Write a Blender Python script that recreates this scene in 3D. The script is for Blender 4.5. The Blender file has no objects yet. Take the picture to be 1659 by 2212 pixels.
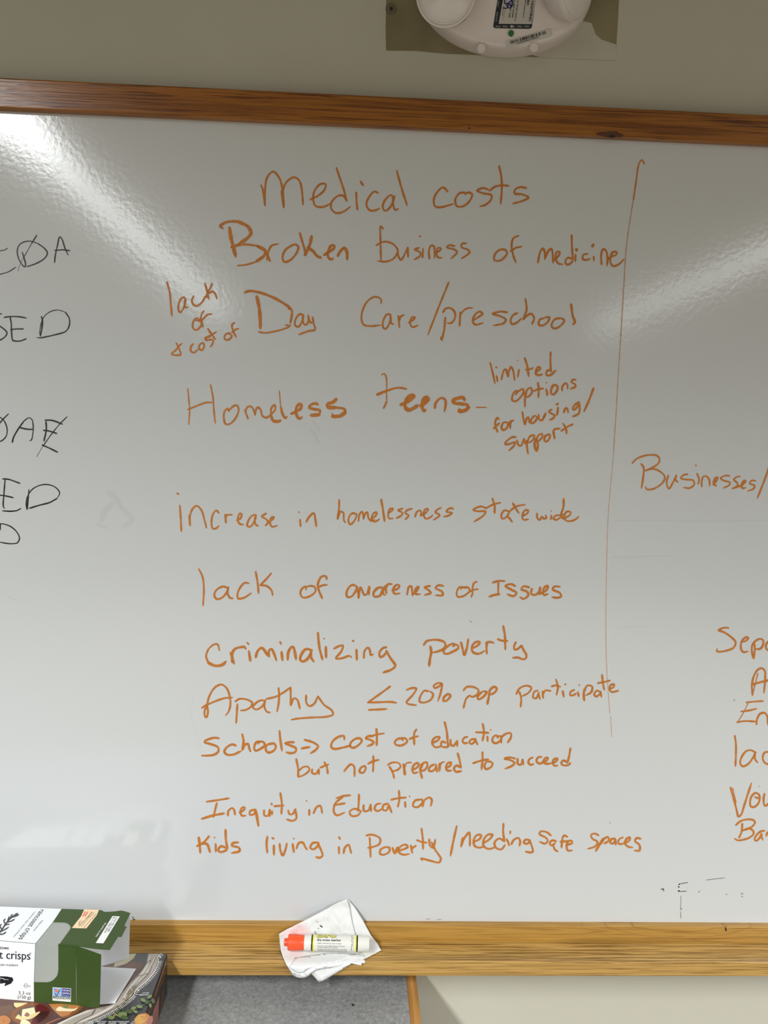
import bpy, bmesh, math, random
from mathutils import Vector, Matrix
from mathutils.geometry import delaunay_2d_cdt
random.seed(7)
SC = bpy.context.scene
COL = SC.collection
# ---------------------------------------------------------------- camera
F = 1640.0
Hx = Vector((41100-829.5, 2172-1106, F)); vy = 16000.0
Vx = Vector(((-F*F-Hx.y*vy)/Hx.x, vy, F))
XW = Hx.normalized(); DW = Vx.normalized(); YW = XW.cross(DW); ZW = -DW
CAM = Vector((0, -1.06, 1.60))
cam = bpy.data.cameras.new('camera'); camo = bpy.data.objects.new('camera', cam); COL.objects.link(camo)
cam.sensor_fit = 'VERTICAL'; cam.sensor_height = 36.0; cam.lens = F/2212*36.0
cam.clip_start = 0.02
R = Matrix(((XW.x, -XW.y, -XW.z), (YW.x, -YW.y, -YW.z), (ZW.x, -ZW.y, -ZW.z)))
camo.matrix_world = Matrix.Translation(CAM) @ R.to_4x4()
SC.camera = camo
# ---------------------------------------------------------------- world, lights, exposure
w = bpy.data.worlds.new('world'); SC.world = w; w.use_nodes = True
w.node_tree.nodes['Background'].inputs[0].default_value = (0.8, 0.85, 0.9, 1)
w.node_tree.nodes['Background'].inputs[1].default_value = 0.02
SC.view_settings.view_transform = 'Standard'; SC.view_settings.look = 'None'
SC.view_settings.gamma = 1; SC.view_settings.use_curve_mapping = False
SC.view_settings.exposure = 0.0
def area(name, x, y, z, sx, sy, power, color=(1, 0.97, 0.92), spread=180, rot=(0, 0, 0)):
    l = bpy.data.lights.new(name, 'AREA'); l.shape = 'RECTANGLE'; l.size = sx; l.size_y = sy
    l.energy = power; l.color = color; l.spread = math.radians(spread)
    o = bpy.data.objects.new(name, l); COL.objects.link(o); o.location = (x, y, z); o.rotation_euler = rot
    return o
# one row of louvred fixtures running away from the wall, left of the camera and a second row on its right;
# each gives a strong downward beam from its louvre and a weak glow of its lens to all sides
def fixture(x, y, sx, sy, power, glow, spread):
    area('ceiling_light', x, y, 2.69, sx, sy, power, (.955, .99, 1.0), spread)
    area('ceiling_light_glow', x, y, 2.688, sx*.6, sy, glow, (.955, .99, 1.0), 180)
for k in range(4):
    fixture(-1.28, -1.45-.61-k*1.235, .24, 1.22, 80, 6.4, 146)
    fixture(2.30, -1.45-.61-k*1.235, .24, 1.22, 84, 5, 146)
# ---------------------------------------------------------------- pixel frame of the photograph -> real planes
def ray(px, py):
    d = Vector((px-829.5, py-1106, F))
    return Vector((d.dot(XW), d.dot(YW), d.dot(ZW)))
def aty(px, py, y=0.0):
    r = ray(px, py); return CAM + r*((y-CAM.y)/r.y)
def atz(px, py, z):
    r = ray(px, py); return CAM + r*((z-CAM.z)/r.z)
def atp(px, py, p, n):
    r = ray(px, py); return CAM + r*((p-CAM).dot(n)/r.dot(n))
# ---------------------------------------------------------------- helpers
def link(o, parent=None):
    COL.objects.link(o)
    if parent: o.parent = parent
    return o
def tag(o, label=None, cat=None, group=None, kind=None):
    if label: o['label'] = label
    if cat: o['category'] = cat
    if group: o['group'] = group
    if kind: o['kind'] = kind
    return o
def empty(name, loc=(0, 0, 0)):
    o = bpy.data.objects.new(name, None); link(o); o.empty_display_size = .02
    o.location = loc
    return o
def obj(name, me, mats, parent=None, smooth=False):
    if isinstance(me, bmesh.types.BMesh):
        bm = me; me = bpy.data.meshes.new(name); bm.to_mesh(me); bm.free()
    if not isinstance(mats, (list, tuple)): mats = [mats]
    for m in mats: me.materials.append(m)
    if smooth:
        for p in me.polygons: p.use_smooth = True
    o = bpy.data.objects.new(name, me); link(o)
    if parent:
        o.parent = parent
        o.matrix_parent_inverse = Matrix.Translation(parent_loc(parent)).inverted()
    return o
def parent_loc(p):
    v = Vector(p.location)
    return v
def box_bm(x0, x1, y0, y1, z0, z1, bev=0, seg=2, bm=None):
    new = bm is None
    if new: bm = bmesh.new()
    r = bmesh.ops.create_cube(bm, size=1)
    bmesh.ops.scale(bm, vec=(abs(x1-x0), abs(y1-y0), abs(z1-z0)), verts=r['verts'])
    bmesh.ops.translate(bm, vec=((x0+x1)/2, (y0+y1)/2, (z0+z1)/2), verts=r['verts'])
    if bev: bmesh.ops.bevel(bm, geom=list({e for v in r['verts'] for e in v.link_edges}), offset=bev, segments=seg, affect='EDGES', profile=.5)
    return bm
def poly_mesh(name, polys):
    """polys: list of (list of 3D points, material index)"""
    V = []; Fc = []; mi = []
    for pts, m in polys:
        Fc.append(list(range(len(V), len(V)+len(pts)))); V += [tuple(p) for p in pts]; mi.append(m)
    me = bpy.data.meshes.new(name); me.from_pydata(V, [], Fc); me.update()
    for p, m in zip(me.polygons, mi): p.material_index = m
    return me
def spline(pts, step=4.0):
    if len(pts) < 3:
        out = []
        for a, b in zip(pts, pts[1:]):
            n = max(2, int(math.dist(a, b)/step))
            out += [(a[0]+(b[0]-a[0])*i/n, a[1]+(b[1]-a[1])*i/n) for i in range(n)]
        return out+[pts[-1]]
    P = [(2*pts[0][0]-pts[1][0], 2*pts[0][1]-pts[1][1])]+list(pts)+[(2*pts[-1][0]-pts[-2][0], 2*pts[-1][1]-pts[-2][1])]
    out = []
    for i in range(1, len(P)-2):
        p0, p1, p2, p3 = P[i-1], P[i], P[i+1], P[i+2]
        # centripetal Catmull-Rom: keeps tight corners tight
        a = max(math.dist(p0, p1), .01)**.5; b = max(math.dist(p1, p2), .01)**.5; c = max(math.dist(p2, p3), .01)**.5
        m1 = [b*((p1[k]-p0[k])/a-(p2[k]-p0[k])/(a+b))+(p2[k]-p1[k]) for k in (0, 1)]
        m2 = [b*((p3[k]-p2[k])/c-(p3[k]-p1[k])/(b+c))+(p2[k]-p1[k]) for k in (0, 1)]
        n = max(2, int(math.dist(p1, p2)/step))
        for j in range(n):
            t = j/n; h = (2*t**3-3*t*t+1, t**3-2*t*t+t, -2*t**3+3*t*t, t**3-t*t)
            out.append(tuple(h[0]*p1[k]+h[1]*m1[k]+h[2]*p2[k]+h[3]*m2[k] for k in (0, 1)))
    return out+[pts[-1]]
def ribbon(path, wd, conv, taper=(.8, .6), jit=.08, V=None, Fc=None):
    """a pen stroke as a flat strip with round ends; path and width in photo pixels, conv(px,py,i) -> point"""
    n = len(path); k0 = len(V); ph = random.random()*9
    L = []
    for i, p in enumerate(path):
        a = path[max(i-1, 0)]; b = path[min(i+1, n-1)]
        dx, dy = b[0]-a[0], b[1]-a[1]; l = math.hypot(dx, dy) or 1
        t = i/max(n-1, 1)
        e = min(1, taper[0]+t*6)*min(1, taper[1]+(1-t)*5)
        h = wd/2*e*(1+jit*math.sin(ph+i*.45))
        L.append((p, dx/l, dy/l, h))
    rows = []
    p, ux, uy, h = L[0]
    for ang in (.35, .8): rows.append((p[0]-ux*h*math.cos(ang), p[1]-uy*h*math.cos(ang), ux, uy, h*math.sin(ang)))
    for p, ux, uy, h in L: rows.append((p[0], p[1], ux, uy, h))
    p, ux, uy, h = L[-1]
    for ang in (.8, .35): rows.append((p[0]+ux*h*math.cos(ang), p[1]+uy*h*math.cos(ang), ux, uy, h*math.sin(ang)))
    for i, (x, y, ux, uy, h) in enumerate(rows):
        V.append(tuple(conv(x-uy*h, y+ux*h, i))); V.append(tuple(conv(x+uy*h, y-ux*h, i)))
    for i in range(len(rows)-1):
        a = k0+2*i; Fc.append((a, a+1, a+3, a+2))
# ---- lettering: real glyph outlines turned into mesh
_tc = {}
def glyphs(s):
    if s in _tc: return _tc[s]
    c = bpy.data.curves.new('t', 'FONT'); c.body = s; c.size = 1; c.resolution_u = 3
    o = bpy.data.objects.new('t', c); COL.objects.link(o)
    dg = bpy.context.evaluated_depsgraph_get(); dg.update()
    me = bpy.data.meshes.new_from_object(o.evaluated_get(dg))
    V = [(v.co.x, v.co.y) for v in me.vertices]; Fc = [tuple(p.vertices) for p in me.polygons]
    bpy.data.objects.remove(o); bpy.data.curves.remove(c); bpy.data.meshes.remove(me)
    _tc[s] = (V, Fc); return _tc[s]
def twidth(s):
    V, _ = glyphs(s); return max(v[0] for v in V)
CAPH = 0.729
def text(name, s, P0, P1, P2, mat, parent=None, align='L', label=None, bold=0):
    """P0->P1 runs along the whole line, P0->P2 up one capital height"""
    V, Fc = glyphs(s); x0 = min(v[0] for v in V); W = max(v[0] for v in V)-x0
    ex = (P1-P0)/W; ey = (P2-P0)/CAPH
    VV = [tuple(P0+ex*(v[0]-x0)+ey*v[1]) for v in V]; FF = list(Fc)
    if bold:
        n = len(VV); nrm = ex.cross(ey).normalized()*.00001
        VV += [tuple(Vector(v)+ex*bold+nrm) for v in VV]; FF += [tuple(i+n for i in f) for f in Fc]
    me = bpy.data.meshes.new(name); me.from_pydata(VV, [], FF); me.update()
    o = obj(name, me, mat, parent)
    if label: o['label'] = label
    return o
# ---------------------------------------------------------------- materials
def srgb(r, g, b):
    f = lambda c: (c/255/12.92 if c <= 10.3 else ((c/255+.055)/1.055)**2.4)
    return (f(r), f(g), f(b), 1)
def mat(name, col, rough=.5, spec=.5, metal=0, alpha=1, coat=0):
    m = bpy.data.materials.new(name); m.use_nodes = True
    b = m.node_tree.nodes['Principled BSDF']
    b.inputs['Base Color'].default_value = col if len(col) == 4 else (*col, 1)
    b.inputs['Roughness'].default_value = rough; b.inputs['Metallic'].default_value = metal
    b.inputs['Specular IOR Level'].default_value = spec; b.inputs['Alpha'].default_value = alpha
    b.inputs['Coat Weight'].default_value = coat
    return m
def nodes(m): return m.node_tree.nodes, m.node_tree.links, m.node_tree.nodes['Principled BSDF']
def noise(m, scale, detail=3, vec=(1, 1, 1), rough=.55, coord='Object', dist=0):
    N, L, b = nodes(m)
    tc = N.new('ShaderNodeTexCoord'); mp = N.new('ShaderNodeMapping'); n = N.new('ShaderNodeTexNoise')
    mp.inputs['Scale'].default_value = vec
    L.new(tc.outputs[coord], mp.inputs[0]); L.new(mp.outputs[0], n.inputs['Vector'])
    n.inputs['Scale'].default_value = scale; n.inputs['Detail'].default_value = detail; n.inputs['Roughness'].default_value = rough
    n.inputs['Distortion'].default_value = dist
    return n
def ramp(m, src, stops):
    N, L, b = nodes(m); r = N.new('ShaderNodeValToRGB'); L.new(src, r.inputs[0])
    e = r.color_ramp.elements
    while len(e) < len(stops): e.new(.5)
    for k, (p, c) in zip(e, stops): k.position = p; k.color = c
    return r
def mix(m, fac, a, b_, mode='MIX'):
    N, L, b = nodes(m); x = N.new('ShaderNodeMix'); x.data_type = 'RGBA'; x.blend_type = mode
    for s, v in ((x.inputs[0], fac), (x.inputs[6], a), (x.inputs[7], b_)):
        if hasattr(v, 'links'): L.new(v, s)
        else: s.default_value = v
    return x.outputs[2]
def bump(m, src, strength, dist=.001):
    N, L, b = nodes(m); x = N.new('ShaderNodeBump'); x.inputs['Strength'].default_value = strength
    x.inputs['Distance'].default_value = dist; L.new(src, x.inputs['Height']); L.new(x.outputs[0], b.inputs['Normal'])
def setcol(m, out): m.node_tree.links.new(out, nodes(m)[2].inputs['Base Color'])

def oak(name, light, mid, dark, rough=.32, pores=.62, cathedral=False):
    m = mat(name, mid, rough, .45)
    g = noise(m, 1, 4, (2.4, 130, 150), .6, dist=.35)
    base = ramp(m, g.outputs[0], [(.32, mid), (.5, light), (.66, mid)])
    p = noise(m, 1, 3, (9, 420, 520), .62)
    pr = ramp(m, p.outputs[0], [(pores-.09, (0, 0, 0, 1)), (pores+.03, (1, 1, 1, 1))])
    c = mix(m, pr.outputs[0], base.outputs[0], dark)
    s = noise(m, 1, 2, (1.6, 60, 64), .5, dist=1.2)
    sr = ramp(m, s.outputs[0], [(.44, (0, 0, 0, 1)), (.5, (.55, .55, .55, 1)), (.56, (0, 0, 0, 1))])
    c = mix(m, sr.outputs[0], c, dark)
    if cathedral:                                # arched growth rings of a flat-sawn board
        N, L, b = nodes(m)
        tc = N.new('ShaderNodeTexCoord'); mp = N.new('ShaderNodeMapping'); mp.vector_type = 'TEXTURE'
        mp.inputs['Location'].default_value = (.505, 0, .902); mp.inputs['Scale'].default_value = (.075, 9, .024)
        wob = noise(m, 60, 2, (1, 1, 1)); ad = N.new('ShaderNodeMix'); ad.data_type = 'VECTOR'; ad.inputs[0].default_value = .006
        L.new(tc.outputs['Object'], ad.inputs[4]); L.new(wob.outputs['Color'], ad.inputs[5]); L.new(ad.outputs[1], mp.inputs[0])
        ln = N.new('ShaderNodeVectorMath'); ln.operation = 'LENGTH'; L.new(mp.outputs[0], ln.inputs[0])
        ml = N.new('ShaderNodeMath'); ml.operation = 'MULTIPLY'; ml.inputs[1].default_value = 15; L.new(ln.outputs['Value'], ml.inputs[0])
        sn = N.new('ShaderNodeMath'); sn.operation = 'SINE'; L.new(ml.outputs[0], sn.inputs[0])
        r1 = ramp(m, sn.outputs[0], [(.86, (0, 0, 0, 1)), (.99, (.7, .7, .7, 1))])
        ms = N.new('ShaderNodeMapRange'); ms.inputs[1].default_value = 1.3; ms.inputs[2].default_value = 2.6; ms.inputs[3].default_value = 1; ms.inputs[4].default_value = 0
        L.new(ln.outputs['Value'], ms.inputs[0])
        c = mix(m, mix(m, 1, r1.outputs[0], ms.outputs[0], 'MULTIPLY'), c, dark)
    setcol(m, c); bump(m, p.outputs[0], .35, .0006)
    return m
M = {}
M['wall'] = mat('wall_paint', (.50, .455, .36), .75, .3)
n_ = noise(M['wall'], 260, 3); bump(M['wall'], n_.outputs[0], .25, .0006)
n2 = noise(M['wall'], 3, 3); setcol(M['wall'], ramp(M['wall'], n2.outputs[0], [(.3, (.485, .465, .385, 1)), (.7, (.525, .505, .425, 1))]).outputs[0])
M['plain_wall'] = mat('plain_wall', (.36, .33, .27), .8)
M['ceil'] = mat('ceiling_tile', (.48, .46, .42), .9)
M['floor'] = mat('floor_carpet', (.16, .14, .11), .95)
M['patch'] = mat('old_olive_paint', (.20, .165, .085), .7, .3)
n_ = noise(M['patch'], 7, 3); setcol(M['patch'], ramp(M['patch'], n_.outputs[0], [(.3, (.17, .14, .075, 1)), (.7, (.30, .26, .16, 1))]).outputs[0])
M['primer'] = mat('pale_primer', (.52, .48, .41), .7, .3)
n_ = noise(M['primer'], 9, 4); setcol(M['primer'], ramp(M['primer'], n_.outputs[0], [(.3, (.45, .42, .35, 1)), (.7, (.56, .53, .47, 1))]).outputs[0])
# glossy enamelled board with a slight orange peel
M['board'] = mat('white_enamel', (.62, .635, .645), .12, .85)
b1 = noise(M['board'], 1, 2, (150, 150, 150), .5); bump(M['board'], b1.outputs[0], .075, .0011)
M['oak_rail'] = oak('oak_dimlit_rail', (.34, .125, .016, 1), (.26, .085, .010, 1), (.10, .025, .004, 1), .20, .62)  # darker, redder copy of the oak; the dimmer light up there is painted in
M['oak_strip'] = oak('oak_strip', (.47, .265, .06, 1), (.41, .215, .043, 1), (.25, .12, .022, 1), .34, .66, True)
M['oak_shelf'] = oak('oak_shelf', (.58, .36, .115, 1), (.46, .27, .07, 1), (.20, .105, .025, 1), .28, .56)
M['oak_edge'] = mat('oak_edge', (.50, .22, .05), .4)
n_ = noise(M['oak_edge'], 1, 3, (120, 5, 120)); setcol(M['oak_edge'], ramp(M['oak_edge'], n_.outputs[0], [(.35, (.38, .17, .04, 1)), (.65, (.55, .29, .09, 1))]).outputs[0])
M['laminate'] = mat('grey_laminate', (.20, .205, .205), .45)
n_ = noise(M['laminate'], 210, 4, dist=.8); a_ = ramp(M['laminate'], n_.outputs[0], [(.3, (.15, .155, .155, 1)), (.5, (.25, .255, .255, 1)), (.70, (.37, .375, .37, 1))])
n2 = noise(M['laminate'], 14, 3); setcol(M['laminate'], mix(M['laminate'], .35, a_.outputs[0], ramp(M['laminate'], n2.outputs[0], [(.3, (.17, .175, .175, 1)), (.7, (.29, .29, .29, 1))]).outputs[0]))
M['metal_leg'] = mat('grey_leg', (.2, .2, .2), .4, metal=.6)
def ink(name, c1, c2, a):
    m = mat(name, c1, .45, .4)
    n = noise(m, 1, 3, (380, 380, 380)); setcol(m, ramp(m, n.outputs[0], [(.35, c1), (.65, c2)]).outputs[0])
    N, L, b = nodes(m); n3 = noise(m, 1, 2, (90, 90, 90))
    r = ramp(m, n3.outputs[0], [(.3, (a*.82,)*3+(1,)), (.7, (min(1, a*1.12),)*3+(1,))]); L.new(r.outputs[0], b.inputs['Alpha'])
    return m
M['o'] = ink('orange_ink', (.54, .165, .014, 1), (.66, .24, .034, 1), .87)
M['f'] = ink('faint_orange_ink', (.60, .30, .15, 1), (.64, .34, .19, 1), .60)
M['g'] = ink('ghost_orange_ink', (.62, .42, .30, 1), (.66, .46, .34, 1), .60)
M['k'] = ink('black_ink', (.008, .008, .01, 1), (.02, .02, .02, 1), .95)
M['s'] = ink('grey_smudge', (.28, .28, .29, 1), (.32, .32, .33, 1), .055)
M['t'] = ink('grey_trace', (.1, .1, .1, 1), (.14, .13, .13, 1), .5)
# ================================================================= SETTING
WALLY = .018
def structure(name, bm, m, label=None):
    o = obj(name, bm, m); o['kind'] = 'structure'
    if label: o['label'] = label
    return o
structure('wall_front', box_bm(-4.2, 5.6, WALLY, WALLY+.12, 0, 2.72), M['wall'], 'beige painted wall behind the whiteboard')
structure('wall_left', box_bm(-4.32, -4.2, -8.4, WALLY+.12, 0, 2.72), M['plain_wall'])
structure('wall_right', box_bm(5.6, 5.72, -8.4, WALLY+.12, 0, 2.72), M['plain_wall'])
structure('wall_back', box_bm(-4.32, 5.72, -8.52, -8.4, 0, 2.72), M['plain_wall'])
structure('ceiling', box_bm(-4.32, 5.72, -8.52, WALLY+.12, 2.72, 2.84), M['ceil'])
structure('floor', box_bm(-4.32, 5.72, -8.52, WALLY+.12, -.1, 0), M['floor'])
wall = bpy.data.objects['wall_front']
# bare rectangle left by an older fixture, with a pale primer wash on its right
def wp(pts, y): return [aty(x, yy, y) for x, yy in pts]
me = poly_mesh('old_paint_patch', [(wp([(838, -130), (833, 60), (834, 109), (900, 110), (960, 116), (1010, 118), (1180, 124), (1329, 131), (1334, 60), (1344, -130)], WALLY-.0003), 0)])
tag(obj('old_paint_patch', me, M['patch'], wall), 'dark olive rectangle of older paint behind the emergency light')
me = poly_mesh('primer_wash', [(wp([(1150, 90), (1258, 45), (1278, 50), (1287, 75), (1300, 86), (1331, 96), (1330, 131), (1170, 124), (1150, 119)], WALLY-.0006), 0)])
tag(obj('primer_wash', me, M['primer'], wall), 'pale primer wash below the right lamp')
bm = bmesh.new()
c = aty(845, 20, WALLY)
for r, y in ((.0075, .0008),):
    q = bmesh.ops.create_cone(bm, cap_ends=True, segments=20, radius1=r, radius2=r*.9, depth=.001, matrix=Matrix.Translation((c.x, WALLY-y, c.z)) @ Matrix.Rotation(math.pi/2, 4, 'X'))
wpg = tag(obj('wall_plug', bm, mat('dull_olive', (.13, .11, .065), .6), wall), 'round wall plug with a dark square hole')
obj('plug_hole', box_bm(c.x-.0018, c.x+.0018, WALLY-.0020, WALLY-.0012, c.z-.0018, c.z+.0018), mat('plug_hole', (.012, .012, .014), .6), wpg)

# ================================================================= WHITEBOARD
ZT = aty(830, 279, 0).z            # top of the visible enamel
ZS = .87998                        # top of the lower strip
ZSH = .8544                        # tray shelf surface
YL = -.0526                        # front lip of the tray
BX0, BX1 = -.95, 1.45
M['oak_lip'] = oak('oak_lip', (.53, .32, .10, 1), (.43, .25, .06, 1), (.24, .125, .03, 1), .22, .60)
wb = empty('whiteboard', (0, .017, ZSH-.03))
tag(wb, 'wide oak-framed whiteboard covered in orange handwriting', 'whiteboard')
obj('board_surface', box_bm(BX0, BX1, 0, .012, ZSH-.01, ZT+.02), M['board'], wb)
zr = aty(830, 207.5, -.010).z
tag(obj('top_rail', box_bm(BX0-.03, BX1+.03, -.010, .0175, ZT, zr, .0022, 3), M['oak_rail'], wb), 'oak rail along the top, coloured dark for the dim light there')
zs = aty(900, 1999, -.010).z
obj('lower_rail', box_bm(BX0-.03, BX1+.03, -.010, .0175, ZSH-.018, zs, .0012, 3), M['oak_strip'], wb)
obj('tray_shelf', box_bm(BX0-.03, BX1+.03, YL, -.0112, ZSH-.0205, ZSH, .0013, 2), M['oak_shelf'], wb)
obj('tray_lip', box_bm(BX0-.03, BX1+.03, YL-.0012, YL+.0022, ZSH-.0212, ZSH+.0007, .0011, 3), M['oak_lip'], wb)
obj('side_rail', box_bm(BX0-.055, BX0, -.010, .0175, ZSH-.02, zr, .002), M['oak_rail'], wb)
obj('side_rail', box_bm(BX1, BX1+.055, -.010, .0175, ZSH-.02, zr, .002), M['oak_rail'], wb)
# knot in the top rail and dents
def blob(cx, cy, rx, ry, n=10, rot=0, jit=.25):
    out = []
    for i in range(n):
        a = 2*math.pi*i/n; r = 1+random.uniform(-jit, jit)
        x, y = rx*r*math.cos(a), ry*r*math.sin(a)
        out.append((cx+x*math.cos(rot)-y*math.sin(rot), cy+x*math.sin(rot)+y*math.cos(rot)))
    return out
M['dark'] = mat('dark_mark', (.02, .012, .008), .6)
M['knot'] = mat('knot_brown', (.10, .03, .008), .5)
me = poly_mesh('wood_knot', [(wp(blob(1317, 290, 34, 7, 16, .05), -.01012), 0)])
k_ = obj('wood_knot', me, M['knot'], wb); k_['label'] = 'dark brown knot in the top rail'
obj('knot_core', poly_mesh('knot_core', [(wp(blob(1322, 294, 7, 3.5, 9), -.01024), 0)]), M['dark'], k_)
obj('wood_pit', poly_mesh('wood_pit', [(wp(blob(1014, 277, 2.6, 2, 7), -.01012), 0)]), M['dark'], wb)
obj('dent', poly_mesh('dent', [(wp(blob(1568, 2008, 1.8, 6, 8, -.25), -.01012), 0)]), M['dark'], wb)['label'] = 'small dark dent in the lower rail'

# ---- handwriting: every word is a thin film of ink lying on the enamel
M_ = {'o': M['o'], 'f': M['f'], 'g': M['g'], 'k': M['k'], 's': M['s'], 't': M['t']}
lift = [0.00006]
def word(name, label, block, wd, strokes, m='o', taper=(.8, .6)):
    if name in ('smudge', 'ink_speck') and ';' in strokes:      # separate marks: one object each
        for st in strokes.split(';'): word(name, label.rstrip('s'), block, wd, st, m, taper)
        return
    x0, y0, s = block; V = []; Fc = []
    for st in strokes.split(';'):
        st = st.strip()
        if not st: continue
        w_ = wd
        if st[0] == 'w':
            t, st = st.split(None, 1); w_ = float(t[1:])
        pts = [(x0+float(a)/s, y0+float(b)/s) for a, b in (q.split(',') for q in st.split())]
        if len(pts) == 1: pts = [pts[0], (pts[0][0]+.6, pts[0][1]+.6)]
        lift[0] = .00006+(lift[0]+.000013-.00006) % .0003
        path = spline(pts, 2.2)
        ribbon(path, w_*(1.0), lambda x, y, i, l=lift[0]: aty(x, y, -(l+i*4e-7)), taper, .10 if w_ > 1.5 else 0, V, Fc)
    me = bpy.data.meshes.new(name); me.from_pydata(V, [], Fc); me.update()
    o = obj(name, me, M_[m], wb); o['label'] = label
    return o
def W(t, b, w, s, m='o'):
    if m == 'k': w *= 1.12
    return word('handwritten_word' if len(t) > 1 else 'handwritten_mark', ('black' if m == 'k' else 'orange')+' handwritten "%s"' % t, b, w, s, m)
A = (560, 300, 2.592)
W('Medical', A, 4.6, '''10,258 20,285 32,372; 32,372 32,290 45,215 78,183 110,215 130,280 138,385; 125,290 130,340 138,385; 128,300 150,245 195,215 225,235 240,300 245,368; 285,340 330,318 365,285 372,255 345,252 310,290 302,340 315,375 350,382 385,370 400,358; 490,348 470,318 440,320 405,355 403,390 430,415 470,408 510,380; 432,162 455,230 475,290 490,345; 543,300 545,350 550,398; 567,238 583,262; 665,303 645,295 615,325 600,370 620,400 650,400 675,388; 752,325 735,315 700,350 692,385 705,403 735,380 760,320; 750,325 750,370 762,398 778,392; 770,178 795,270 828,372''')
W('costs', A, 4.6, '''1055,295 1030,272 995,300 977,345 985,378 1015,383 1060,372 1085,365; 1150,300 1120,305 1098,340 1105,375 1140,378 1180,345 1192,310 1170,300 1150,312; 1285,285 1255,275 1220,290 1255,305 1300,315 1298,340 1265,370 1235,378; 1343,152 1355,210 1358,280 1352,365; 1290,290 1320,268 1360,260 1398,263; 1495,275 1460,270 1432,285 1430,305 1470,310 1508,328 1480,345 1420,363''')
B = (440, 470, 2.9625)
W('Broken', B, 6, '''122,68 105,55 150,28 220,25; w7.5 220,25 285,60 302,100 275,135 230,165; w4 230,165 175,190; w4.5 175,190 260,172 340,180; w7 340,180 395,215 385,245 330,285; w4 330,285 270,302 215,308; w8 165,65 175,130 190,190 205,250; w6 395,210 410,245 425,280; w4.5 405,270 415,215 435,180 478,168; w5 560,180 525,205 505,250 515,283 550,275 595,225 605,185 585,172 545,190 535,200; w5 615,98 630,150 645,200 655,245; w6.5 690,120 680,170 655,225 645,240; w6.5 665,190 700,215 725,245 752,258; w6 770,240 800,220 835,195 835,180 815,180 800,210 795,250 815,268 828,262; w6.5 858,245 875,215 900,195 915,215 918,270''')
B = (780, 470, 2.676)
W('business', B, 4.2, '''127,65 113,50 112,120 115,250; 88,160 130,140 180,150 212,190 190,235 140,255 95,250; 212,180 215,220 230,245 255,205 270,172; 270,172 272,230; 335,175 310,185 340,200 342,220 308,243; 358,180 355,232; w5 340,108 342,110; 395,238 392,190 405,162 420,165 425,235; 430,205 455,190 462,178 445,175 435,205 445,230 468,232; 540,165 510,160 495,172 540,185 555,200 520,237; 608,150 585,150 580,170 615,185 628,200 580,238''')
W('of', B, 4.6, '''835,185 805,185 775,210 770,245 805,248 840,215 842,195 820,185; 910,105 880,120 870,170 880,220 895,260; 865,195 895,175 928,168''')
W('medicine', B, 4.6, '''1022,260 1035,200 1050,178 1062,200 1062,240; 1062,240 1085,190 1100,180 1108,215 1110,262; 1112,250 1145,215 1148,198 1130,200 1125,235 1140,265 1165,270; 1225,240 1195,232 1180,255 1190,272 1215,262 1225,245; 1217,102 1220,180 1225,245; 1240,215 1238,255; w8 1245,185 1247,192; 1310,210 1285,215 1282,240 1300,245 1325,238; 1345,225 1345,250; w7 1338,165 1343,155; 1390,270 1388,215 1400,182 1415,190 1425,240 1422,278; 1425,240 1450,225 1475,215 1478,200 1455,200 1440,245 1455,280 1490,270 1520,240''')
B = (340, 590, 4.1475)
W('lack', B, 4.4, '''85,80 110,170 120,280 130,385; 240,215 215,225 190,280 190,335 205,352 235,310 250,230 240,215; 250,230 245,290 255,310 272,305; 325,205 308,245 325,285 355,293 400,260 430,205; 425,92 445,160 462,235; 490,95 465,150 445,185 440,220; 462,180 495,165 520,190 532,230''')
W('of', B, 4.2, '''385,425 350,405 320,440 318,490 345,510 385,480 400,440 380,430 345,425; 415,340 395,370 390,420 410,485; 385,440 420,400 455,370 490,368''')
W('&', B, 4, '''170,628 195,680 208,730 165,735 125,725 165,690 195,650 222,630''')
W('cost', B, 4.4, '''320,635 300,660 300,700 330,712 360,685; 405,625 380,640 375,680 400,690 420,650 410,620; 475,570 430,580 435,600 480,595 500,600 490,640 475,660; 452,497 480,540 520,595; 430,585 480,555 528,527''')
W('of', B, 4.4, '''645,535 610,550 600,585 625,600 660,580 665,555 640,545; 690,445 668,465 680,520 705,573; 668,530 700,505 728,498''')
W('Day', B, 4.4, '''w6 785,172 830,160 920,175 1030,215 1130,270 1200,320; w5 1175,320 1200,325 1205,370 1190,450; w4 1150,465 1195,470; w4 1190,470 1160,490 1060,520 960,535 905,525; w7.5 890,208 910,300 920,400 922,495; 1300,370 1270,370 1235,420 1235,470 1265,480 1300,420 1310,375; 1305,375 1305,440 1325,465 1345,450 1355,410 1350,375; 1355,410 1375,445 1395,440; 1390,395 1400,450 1412,505 1350,520 1268,550''')
B = (740, 590, 3.19)
W('Care', B, 4.2, '''265,205 265,180 225,163 175,190 140,250 130,315 145,355 190,365 262,358; 330,285 305,285 278,335 280,375 295,385 325,340 332,285; 332,300 335,345 352,352; 385,295 392,375; 390,330 400,300 425,288; 455,342 490,320 500,305 480,305 465,340 480,372 520,360''')
W('/', B, 4.2, '732,62 660,240 588,425')
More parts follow.
